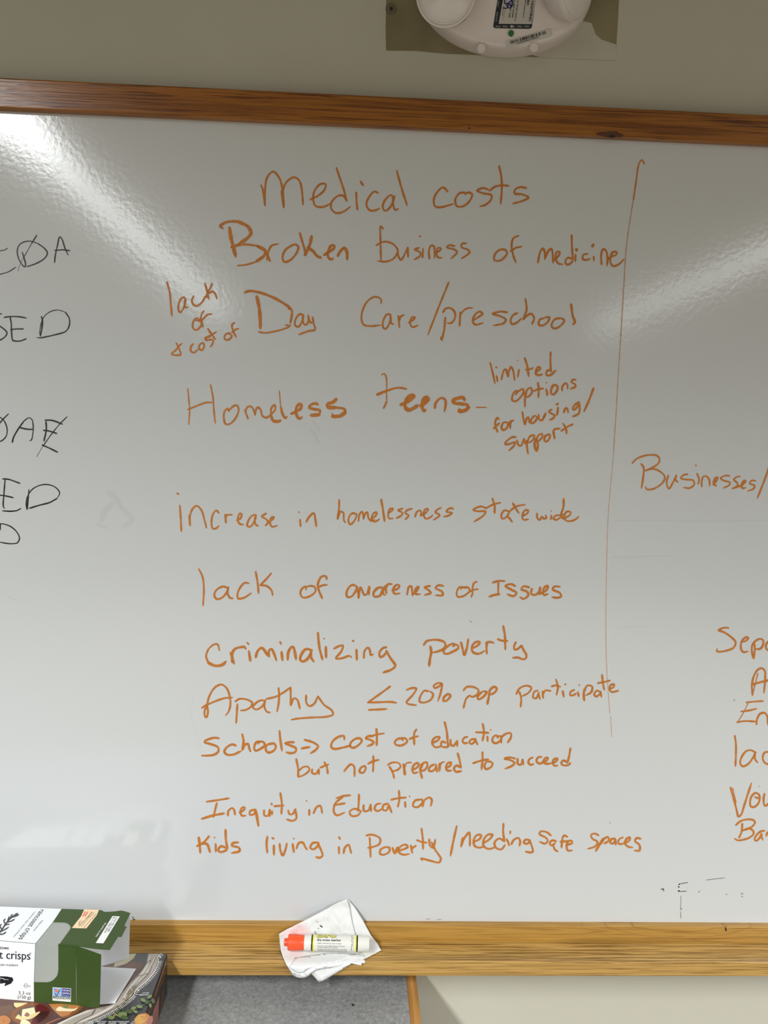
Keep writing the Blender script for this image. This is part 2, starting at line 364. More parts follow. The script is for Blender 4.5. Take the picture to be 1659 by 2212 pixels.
W('preschool', B, 4.6, '''692,270 710,245 745,242 775,275 770,320 745,345 725,345; 708,305 700,390 685,455; w6 680,445 685,462; 812,270 806,365; w3.5 806,300 830,262 860,242 897,240; 900,325 940,300 965,280 945,265 910,290 898,335 915,355 968,343; 1133,270 1090,265 1035,280 1080,295 1125,320 1110,345 1040,362; 1205,275 1175,290 1158,325 1165,350 1195,345 1235,310; 1260,178 1268,250 1245,315; 1245,320 1275,290 1300,280 1320,310 1305,352; 1390,310 1360,320 1352,355 1375,362 1415,335 1425,305 1395,305; 1500,310 1460,320 1440,365 1460,382 1505,360 1528,325 1500,308; w5.4 1575,215 1585,290 1600,340 1588,355''')
B = (380, 790, 4.1475)
W('Homeless', B, 4.2, '''w3 105,205 115,300 122,390 115,530; w3.6 310,172 330,270 340,400 352,515; w4 108,392 200,355 270,330 335,330; 475,405 465,385 435,410 430,480 445,522 485,520 540,460 562,390 545,355 510,365 470,410; w3 615,395 630,435 645,475; w4 645,475 625,400 650,365 680,370 700,410 708,445; w4.5 708,440 715,400 735,372 760,400 775,450 810,465 850,440; 850,440 890,390 885,350 855,380 850,440; w6.5 850,440 870,490 905,500 942,490; w2.6 927,225 935,330 940,370; w5.5 940,370 955,430 980,470 995,455; w6.5 1035,430 1080,410 1120,380 1120,345 1095,350 1075,400 1085,450 1110,475 1130,460; w6 1270,348 1255,338 1210,350 1195,375 1240,390 1290,400 1285,435; w7.5 1285,440 1205,445; w8 1435,300 1410,325 1360,345 1365,370 1440,375; w6 1440,375 1510,390 1515,420; w8.5 1515,420 1470,450 1400,455; w3 1400,455 1400,425''')
B = (780, 790, 5.53)
W('teens', B, 4.5, '''w3.5 245,108 275,95 298,130 307,200; w2.6 307,200 305,300 305,430; w5 305,430 285,475 268,510; w6.5 193,345 250,322 310,300; w4.5 310,300 400,270 480,265 545,280; w8 475,465 540,445; w7 540,440 600,400 635,365 620,350 575,365 530,420 525,490; w8.5 525,490 560,530 620,510 675,475; w8 710,480 770,440 805,400 790,378 755,390 735,440 730,500 755,540 770,530; w5.5 880,505 890,450 930,400 970,385 1005,410 1010,470 995,545; w8 1235,405 1215,380 1150,390 1100,415 1115,450; w7 1115,450 1190,455 1270,470 1285,500; w9 1285,500 1240,535 1165,545; w4 1160,540 1175,510''')
W('-', B, 2.8, '1375,498 1500,497')
B = (1020, 740, 5.53)
W('limited', B, 4.4, '''215,243 245,360 272,488; 290,400 300,440 302,470; w5 285,295 293,300; 350,440 365,370 385,325 405,320 415,370 430,410; 430,410 440,340 465,290 490,340 500,400 508,450; 560,325 550,380 545,415; w3.6 543,213 545,215; w5 628,187 655,270 675,405; 640,325 690,318 730,303; w5 760,345 800,330 815,300 790,290 765,330 765,380 800,390 840,378; w5 945,340 905,330 885,360 890,390 930,390 1000,333; w4.4 937,115 935,230 940,340''')
W('options', B, 4.5, '''520,620 540,580 515,580 480,640 480,690 520,700 580,650 615,590 610,555 570,570 530,600; 635,600 630,700 630,770; 635,640 660,560 700,540 715,590 680,640 640,655; 785,480 795,560 790,655; 735,580 780,560 850,548; w5 885,560 895,600 895,630; w3.6 887,480 890,482; w5 1005,510 970,510 945,560 945,610 970,620 1015,570 1018,520 995,505; 1075,575 1075,530 1115,485 1135,500 1140,555; 1235,445 1200,445 1185,470 1230,500 1235,525 1175,553''')
W('for', B, 4.6, '''320,915 300,900 275,950 280,1010 305,1070; w5 258,1025 300,985 325,960; w5 400,950 370,960 350,1020 370,1045 415,1020 425,960 395,950; w5 450,945 455,1025; 455,980 465,940 495,930''')
W('housing', B, 4.6, '''600,830 610,900 630,978; 630,978 650,910 670,890 685,960; 740,875 705,920 708,965 745,950 775,900 755,872; 795,860 800,920 830,930 870,860 880,840; 875,850 870,885; 950,800 915,825 950,850 985,870 965,905 925,925; 1025,775 1020,830 1010,870; w5.5 1010,738 1028,730; 1095,835 1105,800 1125,780 1140,800 1145,838; 1275,710 1230,740 1200,790 1215,805 1260,760 1275,715; 1275,715 1285,790 1270,850 1200,885''')
W('/', B, 4.8, '1450,545 1400,680 1335,825')
W('support', B, 4.4, '''520,1130 480,1130 400,1190 395,1215 450,1210 510,1190 500,1230 440,1290; 535,1170 550,1220 580,1235 620,1150; 620,1150 630,1210; 650,1170 655,1250 668,1330; 655,1200 690,1120 740,1110 735,1150 690,1190 660,1200; w5.4 760,1150 745,1220 770,1295 785,1240 780,1190; 760,1180 790,1110 835,1090 835,1130 800,1170 770,1190; w4.8 905,1100 870,1120 865,1170 885,1185 925,1140 925,1100 900,1100; w5.4 970,1060 985,1150; 965,1080 980,1040 1050,1025; 1085,965 1120,1030 1128,1090; 1065,1055 1130,1010 1205,975''')
B = (370, 1040, 3.6867)
W('increase', B, 4.2, '''68,190 75,290 80,398; w4.4 47,95 60,102; 150,350 145,300 142,268; 148,330 150,270 175,210 205,195 240,230 265,310 280,370; 378,250 360,230 335,255 320,320 330,375 355,375 378,353; w5 430,265 435,330; 432,300 440,270 485,265; 520,310 550,295 560,260 545,255 530,290 540,335 575,345; 672,265 640,275 610,320 605,355 630,360 665,310 675,265; 665,290 670,340 692,355; 755,255 720,280 755,300 770,325 750,352; 770,325 810,300 820,283 800,285 785,320 800,360 845,352''')
W('in', B, 4.6, '''1025,305 1030,360; w4.6 1015,244 1018,246; 1075,322 1095,285 1135,252 1145,290 1155,360''')
W('home', B, 4.2, '''w4.6 1338,148 1335,220 1323,300; 1325,300 1350,240 1370,250 1375,310 1388,328; 1455,250 1430,260 1410,310 1425,343 1460,310 1475,260 1445,258; 1490,318 1500,260 1520,240 1528,270 1530,300; 1530,300 1545,255 1560,245 1570,290 1590,315 1620,305; 1590,300 1630,270 1635,245 1610,255 1595,300 1620,320 1659,300''')
B = (810, 1040, 3.6065)
W('lessness', B, 4.2, '''w4.8 48,140 62,220 75,312; 100,250 130,230 142,212 120,212 103,250 110,288 140,288; 215,212 180,225 215,245 205,265 165,287; 288,212 250,225 235,245 262,265 235,297; 312,275 325,240 350,225 360,240 355,268; 355,268 395,245 415,215 395,215 378,250 395,290 430,280 450,262; 515,205 485,220 470,240 505,262 480,285 455,300; 610,215 595,207 565,220 555,235 600,245 575,265 533,275''')
W('statewide', B, 4.2, '''865,205 820,195 765,222 800,232 862,235 845,265 770,315; w4.6 915,132 932,190 932,248; 860,212 920,180 980,165; 1045,235 1010,225 985,260 990,290 1020,280 1048,240; 1030,270 1050,290 1070,318; w4.8 1075,172 1100,215 1122,248; 1045,235 1100,195 1170,180; 1150,270 1185,250 1195,225 1170,225 1148,265 1155,297 1195,295; w4.6 1262,250 1265,285 1285,300 1300,275 1315,290 1335,285 1330,262; 1375,265 1370,298; w4.2 1373,230 1376,231; 1440,265 1410,265 1390,290 1410,300 1445,280 1465,255; w4.8 1470,135 1468,200 1450,270 1480,300; 1475,285 1515,265 1525,240 1495,235 1475,270 1490,305 1530,308 1570,290 1588,272''')
B = (410, 1210, 3.6867)
W('lack', B, 4.6, '''w4.2 72,70 100,130 112,220 105,362; 305,225 270,210 215,235 195,280 215,310 255,300 295,255 310,215; 305,215 300,260 320,300 345,305; 470,185 440,180 400,220 380,270 385,305 430,300 490,262; 525,92 540,180 548,265; 648,105 610,150 560,200; 560,200 610,205 650,240 660,280''')
W('of', B, 4.4, '''925,235 925,210 895,225 880,265 900,297 950,290 1000,250 995,215 960,205 925,215; w5 1090,150 1085,130 1050,130 1022,180 1020,215 1035,260 1055,305; 1025,215 1060,200 1095,197''')
B = (730, 1210, 3.318)
W('awareness', B, 4.8, '''130,185 100,178 65,220 65,262 95,262 125,225 140,190; 135,195 145,240 148,270; 148,270 160,195 172,215 190,250 210,240 225,190 222,250; w5.4 320,195 285,200 255,235 260,260 300,255 325,200; 325,200 325,240 338,252; 338,185 348,242; 342,200 360,172 388,172; 390,215 430,205 440,180 415,180 395,215 405,240 445,238; 495,248 510,190 525,188 535,255; 535,245 565,220 580,190 560,200 555,240 590,245; 660,185 620,195 650,215 665,235 620,250; 755,185 720,180 700,200 745,225 752,250 700,252''')
W('of', B, 4.2, '''920,200 870,195 850,240 860,262 905,255 945,215 930,195 885,200 880,210; 995,155 975,165 965,200 965,235 955,265; 930,235 965,215 1005,208''')
W('Issues', B, 5, '''w4.4 1150,160 1148,250; 1110,160 1150,150 1197,150; 1085,262 1120,250 1160,245; 1270,185 1240,172 1200,185 1240,210 1280,235 1260,258 1215,245; 1370,195 1330,188 1315,210 1355,225 1365,250 1330,278 1305,265; 1390,205 1385,240 1410,250 1440,230 1450,195; 1450,195 1445,250; 1450,240 1495,215 1505,185 1485,190 1470,225 1475,250 1505,243; 1590,190 1550,190 1540,210 1590,235 1600,260 1570,270 1535,265''')
B = (430, 1340, 3.7705)
W('Criminalizing', B, 5.6, '''w4 165,245 150,195 115,200 75,235; w4.6 75,235 57,290 75,345; w6.4 75,345 130,370 190,362 218,335; 258,265 270,300 285,355; 268,340 270,270 290,235 330,220 370,218 380,232; 405,250 418,333; w4.6 393,182 405,197; w6 462,300 475,255 505,225 525,235 555,280 570,295; 570,295 570,245 590,235 610,270 630,328; 672,258 680,328; w4.6 660,175 668,195; w6 722,320 725,270 745,225 765,215 780,260 790,320; w6 910,240 870,235 830,285 825,325 850,335 890,305 920,240; 912,245 912,300 935,338; w5.4 968,102 980,220 1005,320; 1032,215 1035,305; w4.6 1017,148 1022,150; w4.8 1100,230 1140,210 1172,205 1160,250 1115,310 1160,310 1225,290 1243,302; 1282,240 1285,322; w5 1252,167 1260,170; w4.8 1342,305 1348,250 1375,222 1390,240 1400,285 1420,275; w5 1525,220 1500,225 1470,260 1475,300 1500,290 1530,255; 1525,250 1560,310 1598,370 1570,400 1500,425''')
B = (880, 1340, 5.53)
W('poverty', B, 5, '''195,295 230,250 290,235 370,235 440,260 455,300 430,340 370,370 305,385; w5.8 275,315 285,380 270,460 260,545; 545,310 570,290 540,280 480,310 435,355 440,395 480,400 550,370 610,330 600,300 560,280; 640,265 660,340 680,415 710,330 728,222; 785,330 840,300 865,265 845,255 800,270 770,320 780,375 830,400 880,390 920,365; 950,265 945,330 950,400; 940,270 980,258 1035,270; 1145,70 1165,180 1170,350; 1080,225 1140,245 1200,245; 1295,262 1275,310 1280,350 1320,340 1365,300; 1365,300 1390,360 1420,410 1415,455 1380,465 1320,445 1258,448''')
B = (420, 1460, 3.6065)
W('Apathy', B, 4.5, '''58,250 90,230 170,195 230,175 295,168; 100,230 80,270 80,310 92,325 105,280 100,220 120,150 160,90 210,68 250,95 275,160 280,220 265,280 242,308; 318,200 350,180 410,185 450,210 440,240 400,265 360,270; 335,220 330,290 325,368; 550,195 520,190 475,215 455,245 480,262 525,240 555,190; 550,190 545,240 565,280 590,285; 655,95 660,150 655,220 643,280; 560,180 640,160 700,125 748,90; 748,90 750,150 750,230; 750,230 775,175 800,185 822,258; 870,152 872,210 895,235 930,220 962,160; 962,160 1010,225 1070,270 1080,300 1030,318 900,325 790,335 755,342''')
W('≤', B, 4.6, '1525,82 1440,145 1350,208; 1350,208 1440,205 1530,203 1575,210; 1358,265 1430,262 1500,258')
B = (860, 1430, 3.318)
W('20%', B, 4.4, '''60,200 100,187 130,190 110,230 60,290 70,300 130,310; 215,210 190,205 160,245 155,285 190,290 235,270 250,230 225,208; 315,155 290,150 255,170 262,187 300,170 315,155 305,220 285,280; w5 345,235 325,260 325,280 350,275 375,240 355,230 335,250''')
W('pop', B, 4.6, '''468,205 490,180 540,180 575,200 570,230 530,250 515,240; 515,240 490,260 468,330; w5 600,215 570,250 575,268 610,250 635,215 605,210; w5.4 640,300 650,250 660,200 690,178 708,190 690,220 660,235''')
W('participate', B, 4.4, '''848,230 870,190 920,170 955,185 935,220 890,245; 870,215 882,260 878,322; 1000,205 975,215 968,255 990,260 1010,215; 1005,225 1018,268; 1035,210 1040,260; 1038,230 1055,205 1095,208; 1132,125 1145,180 1135,238; 1100,175 1130,168 1165,178; w5.4 1180,210 1188,250; w5.4 1198,160 1200,163; 1262,200 1235,215 1235,240 1262,235 1275,225; 1288,215 1295,248; w4.4 1298,165 1300,167; w5 1335,195 1330,235 1335,278; 1335,210 1355,170 1390,175 1385,215 1345,240; 1450,215 1425,205 1405,235 1420,248 1445,230 1455,210; 1450,215 1458,252; 1462,92 1468,150 1478,200; 1432,152 1470,145 1520,133; 1515,195 1545,180 1548,160 1525,165 1515,195 1530,215 1580,205''')
B = (420, 1560, 4.1475)
W('Schools', B, 5.2, '''220,145 180,140 100,165 90,180 140,195 210,225 215,260 180,290 110,300 65,300; 370,210 340,200 290,225 268,265 290,290 350,290 415,260; 428,108 440,170 428,250; 430,250 455,200 480,195 490,230 503,265; 600,175 555,180 535,230 545,255 590,240 630,205 620,180 585,175 570,195; 690,190 650,205 638,245 660,272 710,255 730,220 710,190 680,200; 762,80 770,160 785,258; 890,180 850,180 812,190 850,205 910,235 905,265 870,278 822,270''')
W('=>', B, 5, '960,235 1035,222; 985,158 1060,180 1108,215 1090,245 1040,280')
W('cost', B, 5, '''1342,155 1340,125 1300,128 1240,170 1225,220 1250,240 1320,230 1400,210; 1430,155 1400,185 1395,215 1420,230 1470,205 1500,165 1480,145 1440,150 1420,165; 1600,125 1560,125 1535,145 1580,160 1605,180 1590,200 1545,215; 1630,60 1635,130 1632,208; w4.2 1575,130 1630,112 1700,100''')
B = (820, 1550, 3.7705)
W('of', B, 4.8, '''190,185 175,170 140,180 122,205 140,225 185,225 225,195 210,170 180,165; 300,98 285,120 280,170 283,222; 245,175 280,160 315,152''')
W('education', B, 4.8, '''435,205 475,185 490,160 465,158 435,180 430,215 455,242 500,235; 535,205 510,195 500,230 530,242 560,235 555,210; 530,38 548,120 555,230; 577,180 580,220 600,232 632,190; 632,190 632,235; 715,158 690,165 675,190 690,210 715,205; 770,175 745,180 730,205 750,215 775,195 780,170; 780,180 798,222; 840,52 850,120 838,190; 785,120 840,122 890,125; 878,155 880,195; w4 905,100 908,102; 965,165 950,145 925,160 920,195 945,210 985,185 990,155 965,150; 990,205 995,160 1035,130 1068,128 1070,160 1043,205''')
W('to', B, 4.8, '838,282 838,350 830,425; 762,372 830,350 888,340; 905,360 870,360 855,400 865,420 905,405 920,375 900,355')
W('succeed', B, 4.8, '''1105,335 1060,325 1018,335 1060,345 1100,370 1075,395 1022,417; 1125,335 1125,375 1150,385 1165,340; 1165,340 1172,385; 1248,325 1220,340 1212,370 1230,385 1255,378; 1320,320 1290,325 1278,355 1300,375 1335,365; 1325,365 1365,348 1370,325 1345,335 1335,365 1365,378 1400,370; 1405,375 1440,355 1450,335 1420,340 1410,370 1425,393 1450,390; 1530,365 1495,350 1480,375 1500,390 1540,385 1555,370; 1555,250 1545,310 1530,370''')
B = (620, 1610, 3.7705)
W('but', B, 4.8, '''75,112 90,190 90,258; w4 90,258 140,240 182,200 170,175 130,178 95,210; 205,195 205,225 235,232 258,195; 258,195 260,235; 305,138 325,180 332,232; 272,182 310,165 340,155''')
W('not', B, 4.8, '465,212 490,180 520,155 545,170 550,252; 630,165 600,185 590,215 615,225 640,195 635,170 615,175; 703,88 703,150 700,215; 660,150 700,130 750,118')
W('prepared', B, 4.8, '''w4 820,160 860,140 910,145 925,170 900,200 850,212; 835,175 860,220 873,268; w6 950,155 960,240; w3.6 955,190 975,145 1015,140; 1025,200 1065,175 1070,145 1045,150 1020,190 1030,225 1065,220; w5.4 1095,155 1085,200 1100,268; 1090,190 1110,145 1140,140 1140,175 1115,205 1090,205; 1200,155 1165,175 1155,205 1180,212 1210,185 1215,155; 1212,165 1222,218; w5.8 1245,150 1240,210; w3.6 1245,165 1262,140 1285,135; 1295,185 1330,165 1335,140 1310,145 1295,180 1305,205 1340,205; w5.4 1415,180 1380,165 1360,190 1375,215 1420,210; w4.6 1390,65 1405,120 1418,185''')
B = (420, 1700, 3.0722)
W('Inequity', B, 4.6, '''148,108 135,160 125,200; 80,98 150,88 230,75; w5.4 48,212 120,190 198,175; 222,190 225,160 250,140 262,150 270,185; 300,170 330,150 335,135 315,138 305,165 315,190 342,190; 400,150 370,160 368,185 395,180 408,150; w6 405,150 415,200 425,260; 462,155 465,190 490,190 500,150; 500,150 500,195; 515,160 515,183; w4.6 512,110 514,120; 570,40 580,110 577,180; 530,128 595,122; 622,155 630,180 650,180 672,145; 672,160 675,210 650,225 612,215''')
W('in', B, 4.6, '762,152 762,190; w4.2 743,92 745,95; 790,175 810,135 835,125 848,175')
W('Education', B, 4.6, '''1035,55 990,60 940,75; 985,65 935,110 925,165 945,188 995,170; 925,120 960,115 1000,108; w4.2 1105,160 1060,145 1030,165 1040,190 1080,190 1105,165; 1092,50 1090,110 1085,160; 1122,120 1125,160 1155,155 1170,115; 1170,115 1172,162; 1235,110 1210,115 1195,145 1215,160 1245,145; 1285,110 1255,120 1250,150 1275,155 1290,115; 1290,120 1310,172; 1357,25 1360,80 1350,132; 1305,85 1350,75 1405,70; 1398,100 1400,135; w4 1427,62 1429,65; 1495,85 1465,90 1450,125 1475,135 1510,110 1512,85 1490,82; 1515,128 1525,90 1560,70 1575,85 1568,128''')
B = (410, 1780, 3.0164)
W('Kids', B, 5.2, '''w5.6 58,88 65,140 68,188; 125,80 90,120 45,145; w5.6 70,130 110,130 132,185; 168,130 170,180; w4.4 160,88 163,90; 235,155 205,145 185,165 195,182 230,175 245,160; 233,38 235,100 245,160; 315,120 280,125 275,140 320,155 325,175 272,190''')
W('living', B, 5, '''505,82 500,130 505,188; 548,140 548,202; 538,92 548,95; 585,130 590,170 605,205 625,160 632,125; 670,130 678,185; w4.4 677,95 679,98; 695,160 710,125 735,120 752,150 765,168; 830,120 800,125 785,155 805,165 835,140 840,120; 835,130 855,170 865,205 845,220 822,215''')
W('in', B, 4.8, '972,150 972,195; 972,85 980,100; 1002,190 1010,155 1035,135 1045,165 1052,190')
W('Poverty', B, 4.6, '''1150,75 1190,70 1240,95 1235,130 1190,150 1160,155; 1172,90 1175,150 1178,218; 1275,150 1245,165 1240,195 1265,200 1300,180 1300,155 1275,150; w5.4 1320,155 1335,190 1355,150; 1365,175 1420,150 1410,135 1375,145 1360,180 1390,200 1430,195; 1440,140 1450,190; 1445,160 1475,140; 1510,30 1518,100 1520,165; 1480,105 1515,118 1545,122; 1560,100 1565,140 1585,155 1600,100; 1575,120 1600,170 1635,225 1625,250 1570,240 1505,225 1515,238''')
B = (950, 1760, 3.6867)
W('/', B, 4.8, '135,90 110,200 85,328')
W('needing', B, 4.8, '''w5.6 185,185 170,255; 172,240 200,180 235,142 240,180 240,248; 275,215 320,190 330,165 300,160 270,200 280,250 320,262 355,250; 345,225 390,200 420,160 385,158 350,200 350,250 390,272 440,260; 515,210 470,190 435,225 450,265 490,275 520,240; 507,72 505,140 515,215; 532,195 545,220 552,248; w4.4 562,130 560,152; 570,235 590,200 625,185 640,210 635,248; 715,200 680,200 670,225 700,230 720,200; 715,205 738,265 740,295 715,300 682,293''')
W('Safe', B, 4.8, '''w4.4 885,165 850,138 800,135 795,155 840,180 860,205 840,230 795,215; 925,210 895,205 875,225 890,245 920,225; 905,245 915,275 940,293; 1015,175 990,165 975,200 970,262; 960,215 1000,212 1030,210; 1015,240 1055,225 1050,208 1025,210 1010,245 1020,285 1055,283''')
W('Spaces', B, 4.8, '''w4.2 1265,165 1235,150 1205,160 1215,190 1255,215 1240,250 1180,272; w5.6 1300,190 1270,240 1242,290; 1285,230 1310,190 1340,178 1345,205 1310,230; 1395,190 1365,195 1360,225 1380,230 1400,195; 1400,195 1402,240; w4.2 1460,180 1430,195 1420,225 1440,235 1470,225; 1475,225 1510,205 1515,180 1490,190 1475,225 1500,255 1535,260; 1598,192 1570,185 1555,210 1590,240 1590,285 1550,285''')
B = (1340, 960, 5.2006)
W('Businesses', B, 3.9, '''135,210 180,165 260,130 340,118 410,125 440,160 430,210 370,255 280,295; 280,295 370,275 440,300 500,360 490,410 430,470 350,505 290,500 285,475; w4.4 235,220 262,260 255,380 238,492; 540,345 520,430 545,498 590,430 628,345; 628,345 620,400 650,425; 755,335 710,345 680,380 740,395 820,405 830,450 780,490 710,485; 862,328 885,390 875,448; w4.2 848,236 852,240; 915,475 915,410 935,360 970,360 1000,400 1005,468; w4.6 1045,450 1085,400 1095,370 1070,375 1050,440 1080,468; 1228,355 1185,350 1125,380 1160,405 1235,430 1220,460 1160,490; 1345,358 1310,365 1275,395 1310,430 1320,460 1260,495; w4.4 1260,495 1360,460 1410,410 1390,405 1365,450 1370,490 1410,487; 1520,410 1480,405 1450,435 1510,465 1500,495 1430,525''')
W('/', B, 4.2, '1700,150 1659,290 1620,400 1540,605')
B = (1500, 1330, 8.195)
W('Separ', B, 4.6, '''605,215 520,215 430,258 520,290 640,370 730,470 700,560 600,610 480,635 395,630 405,590; 840,460 900,450 955,400 930,378 860,420 825,500 830,600 870,645 950,630; 1065,505 1070,600 1050,755; 1050,755 1020,640 1025,530 1080,450 1160,410 1215,430 1215,520 1160,590 1080,585; 1340,440 1280,490 1265,560 1300,610 1350,600''')
W('A', B, 4.4, '''w2.6 1125,1020 1080,1200 1030,1405; 1030,1405 1020,1250 1050,1080 1120,960 1190,930 1245,970 1255,1100 1232,1365; w5 1045,1215 1160,1180 1303,1145 1360,1130''')
W('En', B, 4.2, '''w3.8 920,1535 1080,1520 1222,1510; w2 950,1550 880,1700 770,1880; 825,1697 960,1680 1105,1645; 758,1885 900,1865 1085,1875; w4.8 1100,1925 1105,1850 1160,1740 1240,1720 1290,1780 1303,1900 1315,1950''')
B = (1500, 1570, 8.195)
W('lac', B, 4.4, '''715,158 735,300 735,500 727,700; 1085,455 1000,415 920,430 840,530 810,640 850,700 950,660 1040,540 1075,460; 1075,460 1070,560 1120,635; 1330,440 1240,460 1210,550 1240,630 1330,675''')
W('Vou', B, 4.6, '''640,1075 690,1250 750,1480 780,1590 830,1550 880,1400 950,1180 1012,995; w2.2 680,1085 710,1220 740,1340; 1150,1200 1090,1170 1020,1220 985,1330 1000,1410 1060,1420 1140,1340 1155,1230 1120,1180; 1075,1245 1140,1270; 1240,1185 1225,1300 1250,1400 1303,1370 1350,1300''')
W('Bar', B, 4.4, '''735,1740 820,1670 930,1640 1040,1650 1075,1690 1030,1760 960,1800 850,1840; 850,1840 960,1800 1040,1840 1050,1890 980,1960 860,2000 770,2010 712,1980; 850,1715 835,1860 790,1970; 1245,1840 1180,1850 1100,1920 1065,1990 1090,2020 1160,1960 1190,1890; 1190,1890 1195,1960 1215,2005; 1275,1930 1290,1880 1340,1850''')
# black list at the left edge
B = (0, 490, 8.295)
W('CØA', B, 2.7, '''w2 -60,440 0,428 80,415 138,378; w2 -60,860 0,848 150,805 285,720; w2.8 398,455 430,560 458,680 440,718 380,660; w2.4 380,660 330,560 308,430 340,330 430,270 550,258 680,300; w2.8 680,300 800,390 848,470 800,560 660,650 480,715; w3 658,152 560,310; w1.8 560,310 430,540; w.9 430,540 350,690 322,800; 978,640 990,520 1030,330 1070,180 1110,220 1160,370 1220,505; 982,423 1130,412 1258,428''', 'k')
W('SED', B, 2.8, '''-30,1552 30,1562; -60,1740 0,1780 90,1850 125,1900 90,1970 0,2030 -50,2050; 78,1622 180,1608 350,1612 475,1635; 180,1615 200,1720 205,1850 215,1990 230,2050; 190,1840 300,1830 422,1830; 230,2035 300,2050 380,2040 470,2005; w3.4 740,1605 760,1680 745,1850 720,1960; w2 720,1960 712,1880 740,1720 790,1610 900,1520 1040,1490 1170,1530; w3 1170,1530 1240,1640 1240,1770 1180,1870 1000,1930 800,1975 710,1990 662,1980''', 'k')
B = (0, 880, 6.91)
W('ØAE', B, 3, '''w2.6 -30,140 0,150 60,200 105,320 95,420 50,480 0,508 -30,512; w2.8 125,97 60,160 0,230 -30,270; 183,522 200,450 280,310 360,200; w2.4 360,200 430,155 475,180 495,280 485,420 465,490 440,495; 300,302 400,325 490,328; 672,190 780,195 935,252; 685,215 690,330 655,505; 650,342 740,355 848,390; 630,560 740,610 862,670; w2.4 1003,138 900,240 780,385 640,580; w1.2 640,580 545,740''', 'k')
W('ED', B, 2.8, '''40,1067 130,1075 300,1135; 75,1080 60,1280 50,1480 70,1510; -20,1308 100,1325 200,1348; 40,1545 170,1550 250,1540 315,1508; w2.6 430,1225 420,1380 405,1525 390,1440 420,1310 480,1225 590,1165 710,1152 830,1195 890,1280 850,1360; w3.4 850,1360 740,1420 590,1460 435,1508; w2 400,1340 405,1500''', 'k')
W('D', B, 2.4, '-20,1738 50,1740 160,1780 250,1860 290,1950 260,2020 180,2035 100,2030 -20,2008; 5,1740 5,1830', 'k')
# dividing line, fading as it runs down
D1 = (1240, 320, 3.815); D2 = (1240, 900, 3.16)
def L_(name, label, *a): return word(name, label, *a)
word('divider_line', 'dark orange head of the dividing line', D1, 3.4, '580,128 558,97 535,130 510,290 490,420', 'o', (.9, 1))
word('divider_line', 'brownish middle of the dividing line', D1, 2.6, '490,420 470,540 430,830 410,1150 385,1550', 'f', (1, 1))
word('divider_line', 'faint lower part of the dividing line', D1, 2.2, '385,1550 360,1950 345,2210 326,2500', 'f', (1, 1))
word('divider_line', 'ghostly thin bottom of the dividing line', D2, 1.9, '271,235 266,300 235,650 222,1050 218,1500 225,1750 245,2025; 250,2045 257,2185', 'g', (1, 1))
# smudges and leftovers
PX = (0, 0, 1.0)
word('smudge', 'broad grey eraser smear', PX, 8, '105,386 138,366', 's')
word('smudge', 'grey eraser streaks', PX, 2.6, '1324,1125 1400,1124 1500,1126 1659,1124; w3.4 1322,1204 1360,1203 1450,1200; w1.6 1350,915 1460,916; w1.6 1330,1357 1400,1352', 's')
word('smudge', 'grey finger smudge', PX, 12, '232,1062 252,1078 262,1100; w14 245,1085 225,1108 218,1128; w10 262,1095 285,1122 262,1140; w6 205,1132 232,1140', 's', (.3, .3))
word('smudge', 'thin grey pen trace', PX, 1.2, '418,1500 414,1545 424,1590 440,1625; 676,1135 672,1152; 731,1132 731,1150; 686,800 686,835; w2.4 15,1285 25,1292 40,1297', 's', (.5, .3))
word('smudge', 'grey smear', PX, 6, '676,908 690,930; 672,925 690,960', 's', (.4, .3))
word('ink_speck', 'black ink specks', PX, 1.8, '1427,1921 1434,1920; 1433,1919 1434,1926; w3 1466,1911 1470,1909; w1.4 1470,1909 1487,1906; w3 1465,1915 1468,1917; w3.6 1465,1924 1469,1926; w1.4 1469,1926 1484,1925; w1 1525,1901 1568,1896; w2.4 1500,505 1500.5,505.5; w1.6 506,509 506.6,510; w3.2 286,1988 292,1985; w2 286,1984 288,1980', 'k', (.5, .2))
word('ink_speck', 'grey ink specks', PX, 3, '1568,1931 1571,1933; w3.5 1601,1931 1606,1930; w3 1602,1936 1605,1938; w2 1508,1928 1513,1924; w1.6 1471,1935 1470,1965; w3 1471,1962 1473,1966; w1.6 1470,1968 1471,1985; w1.4 1014,1340 1020,1345; w1.8 1317,1777 1319,1779; w2 1576,1758 1577,1759; w2.4 1585,1511 1588,1514; w1.4 1638,1698 1643,1699; w1.2 920,1985 930,1985; w1.2 943,1986 955,1986', 't', (.5, .3))
# ================================================================= TABLE
TZ = .806
xa = atz(877, 2107, TZ).x; xb = atz(898.5, 2107, TZ).x
tb = empty('table', (-.6, -.35, 0))
tag(tb, 'grey laminate table with oak edging, pushed to the wall under the tray', 'table')
obj('tabletop', box_bm(-1.45, xa, -.74, WALLY-.002, TZ-.03, TZ), M['laminate'], tb)
obj('edge_band', box_bm(xa, xb, -.755, WALLY-.002, TZ-.032, TZ+.0004, .0012), M['oak_edge'], tb)['label'] = 'honey-coloured oak edge band'
obj('edge_band', box_bm(-1.45, xa, -.755, -.74, TZ-.032, TZ+.0004, .0012), M['oak_edge'], tb)
for lx in (-1.38, xa-.06):
    for ly in (-.68, -.06):
        obj('leg', box_bm(lx-.018, lx+.018, ly-.018, ly+.018, 0, TZ-.03, .003), M['metal_leg'], tb)
me = poly_mesh('ink_chip', [([atz(x, y, TZ+.0003) for x, y in ((760, 2167), (767, 2171), (761, 2174))], 0)])
obj('ink_chip', me, M['dark'], tb)

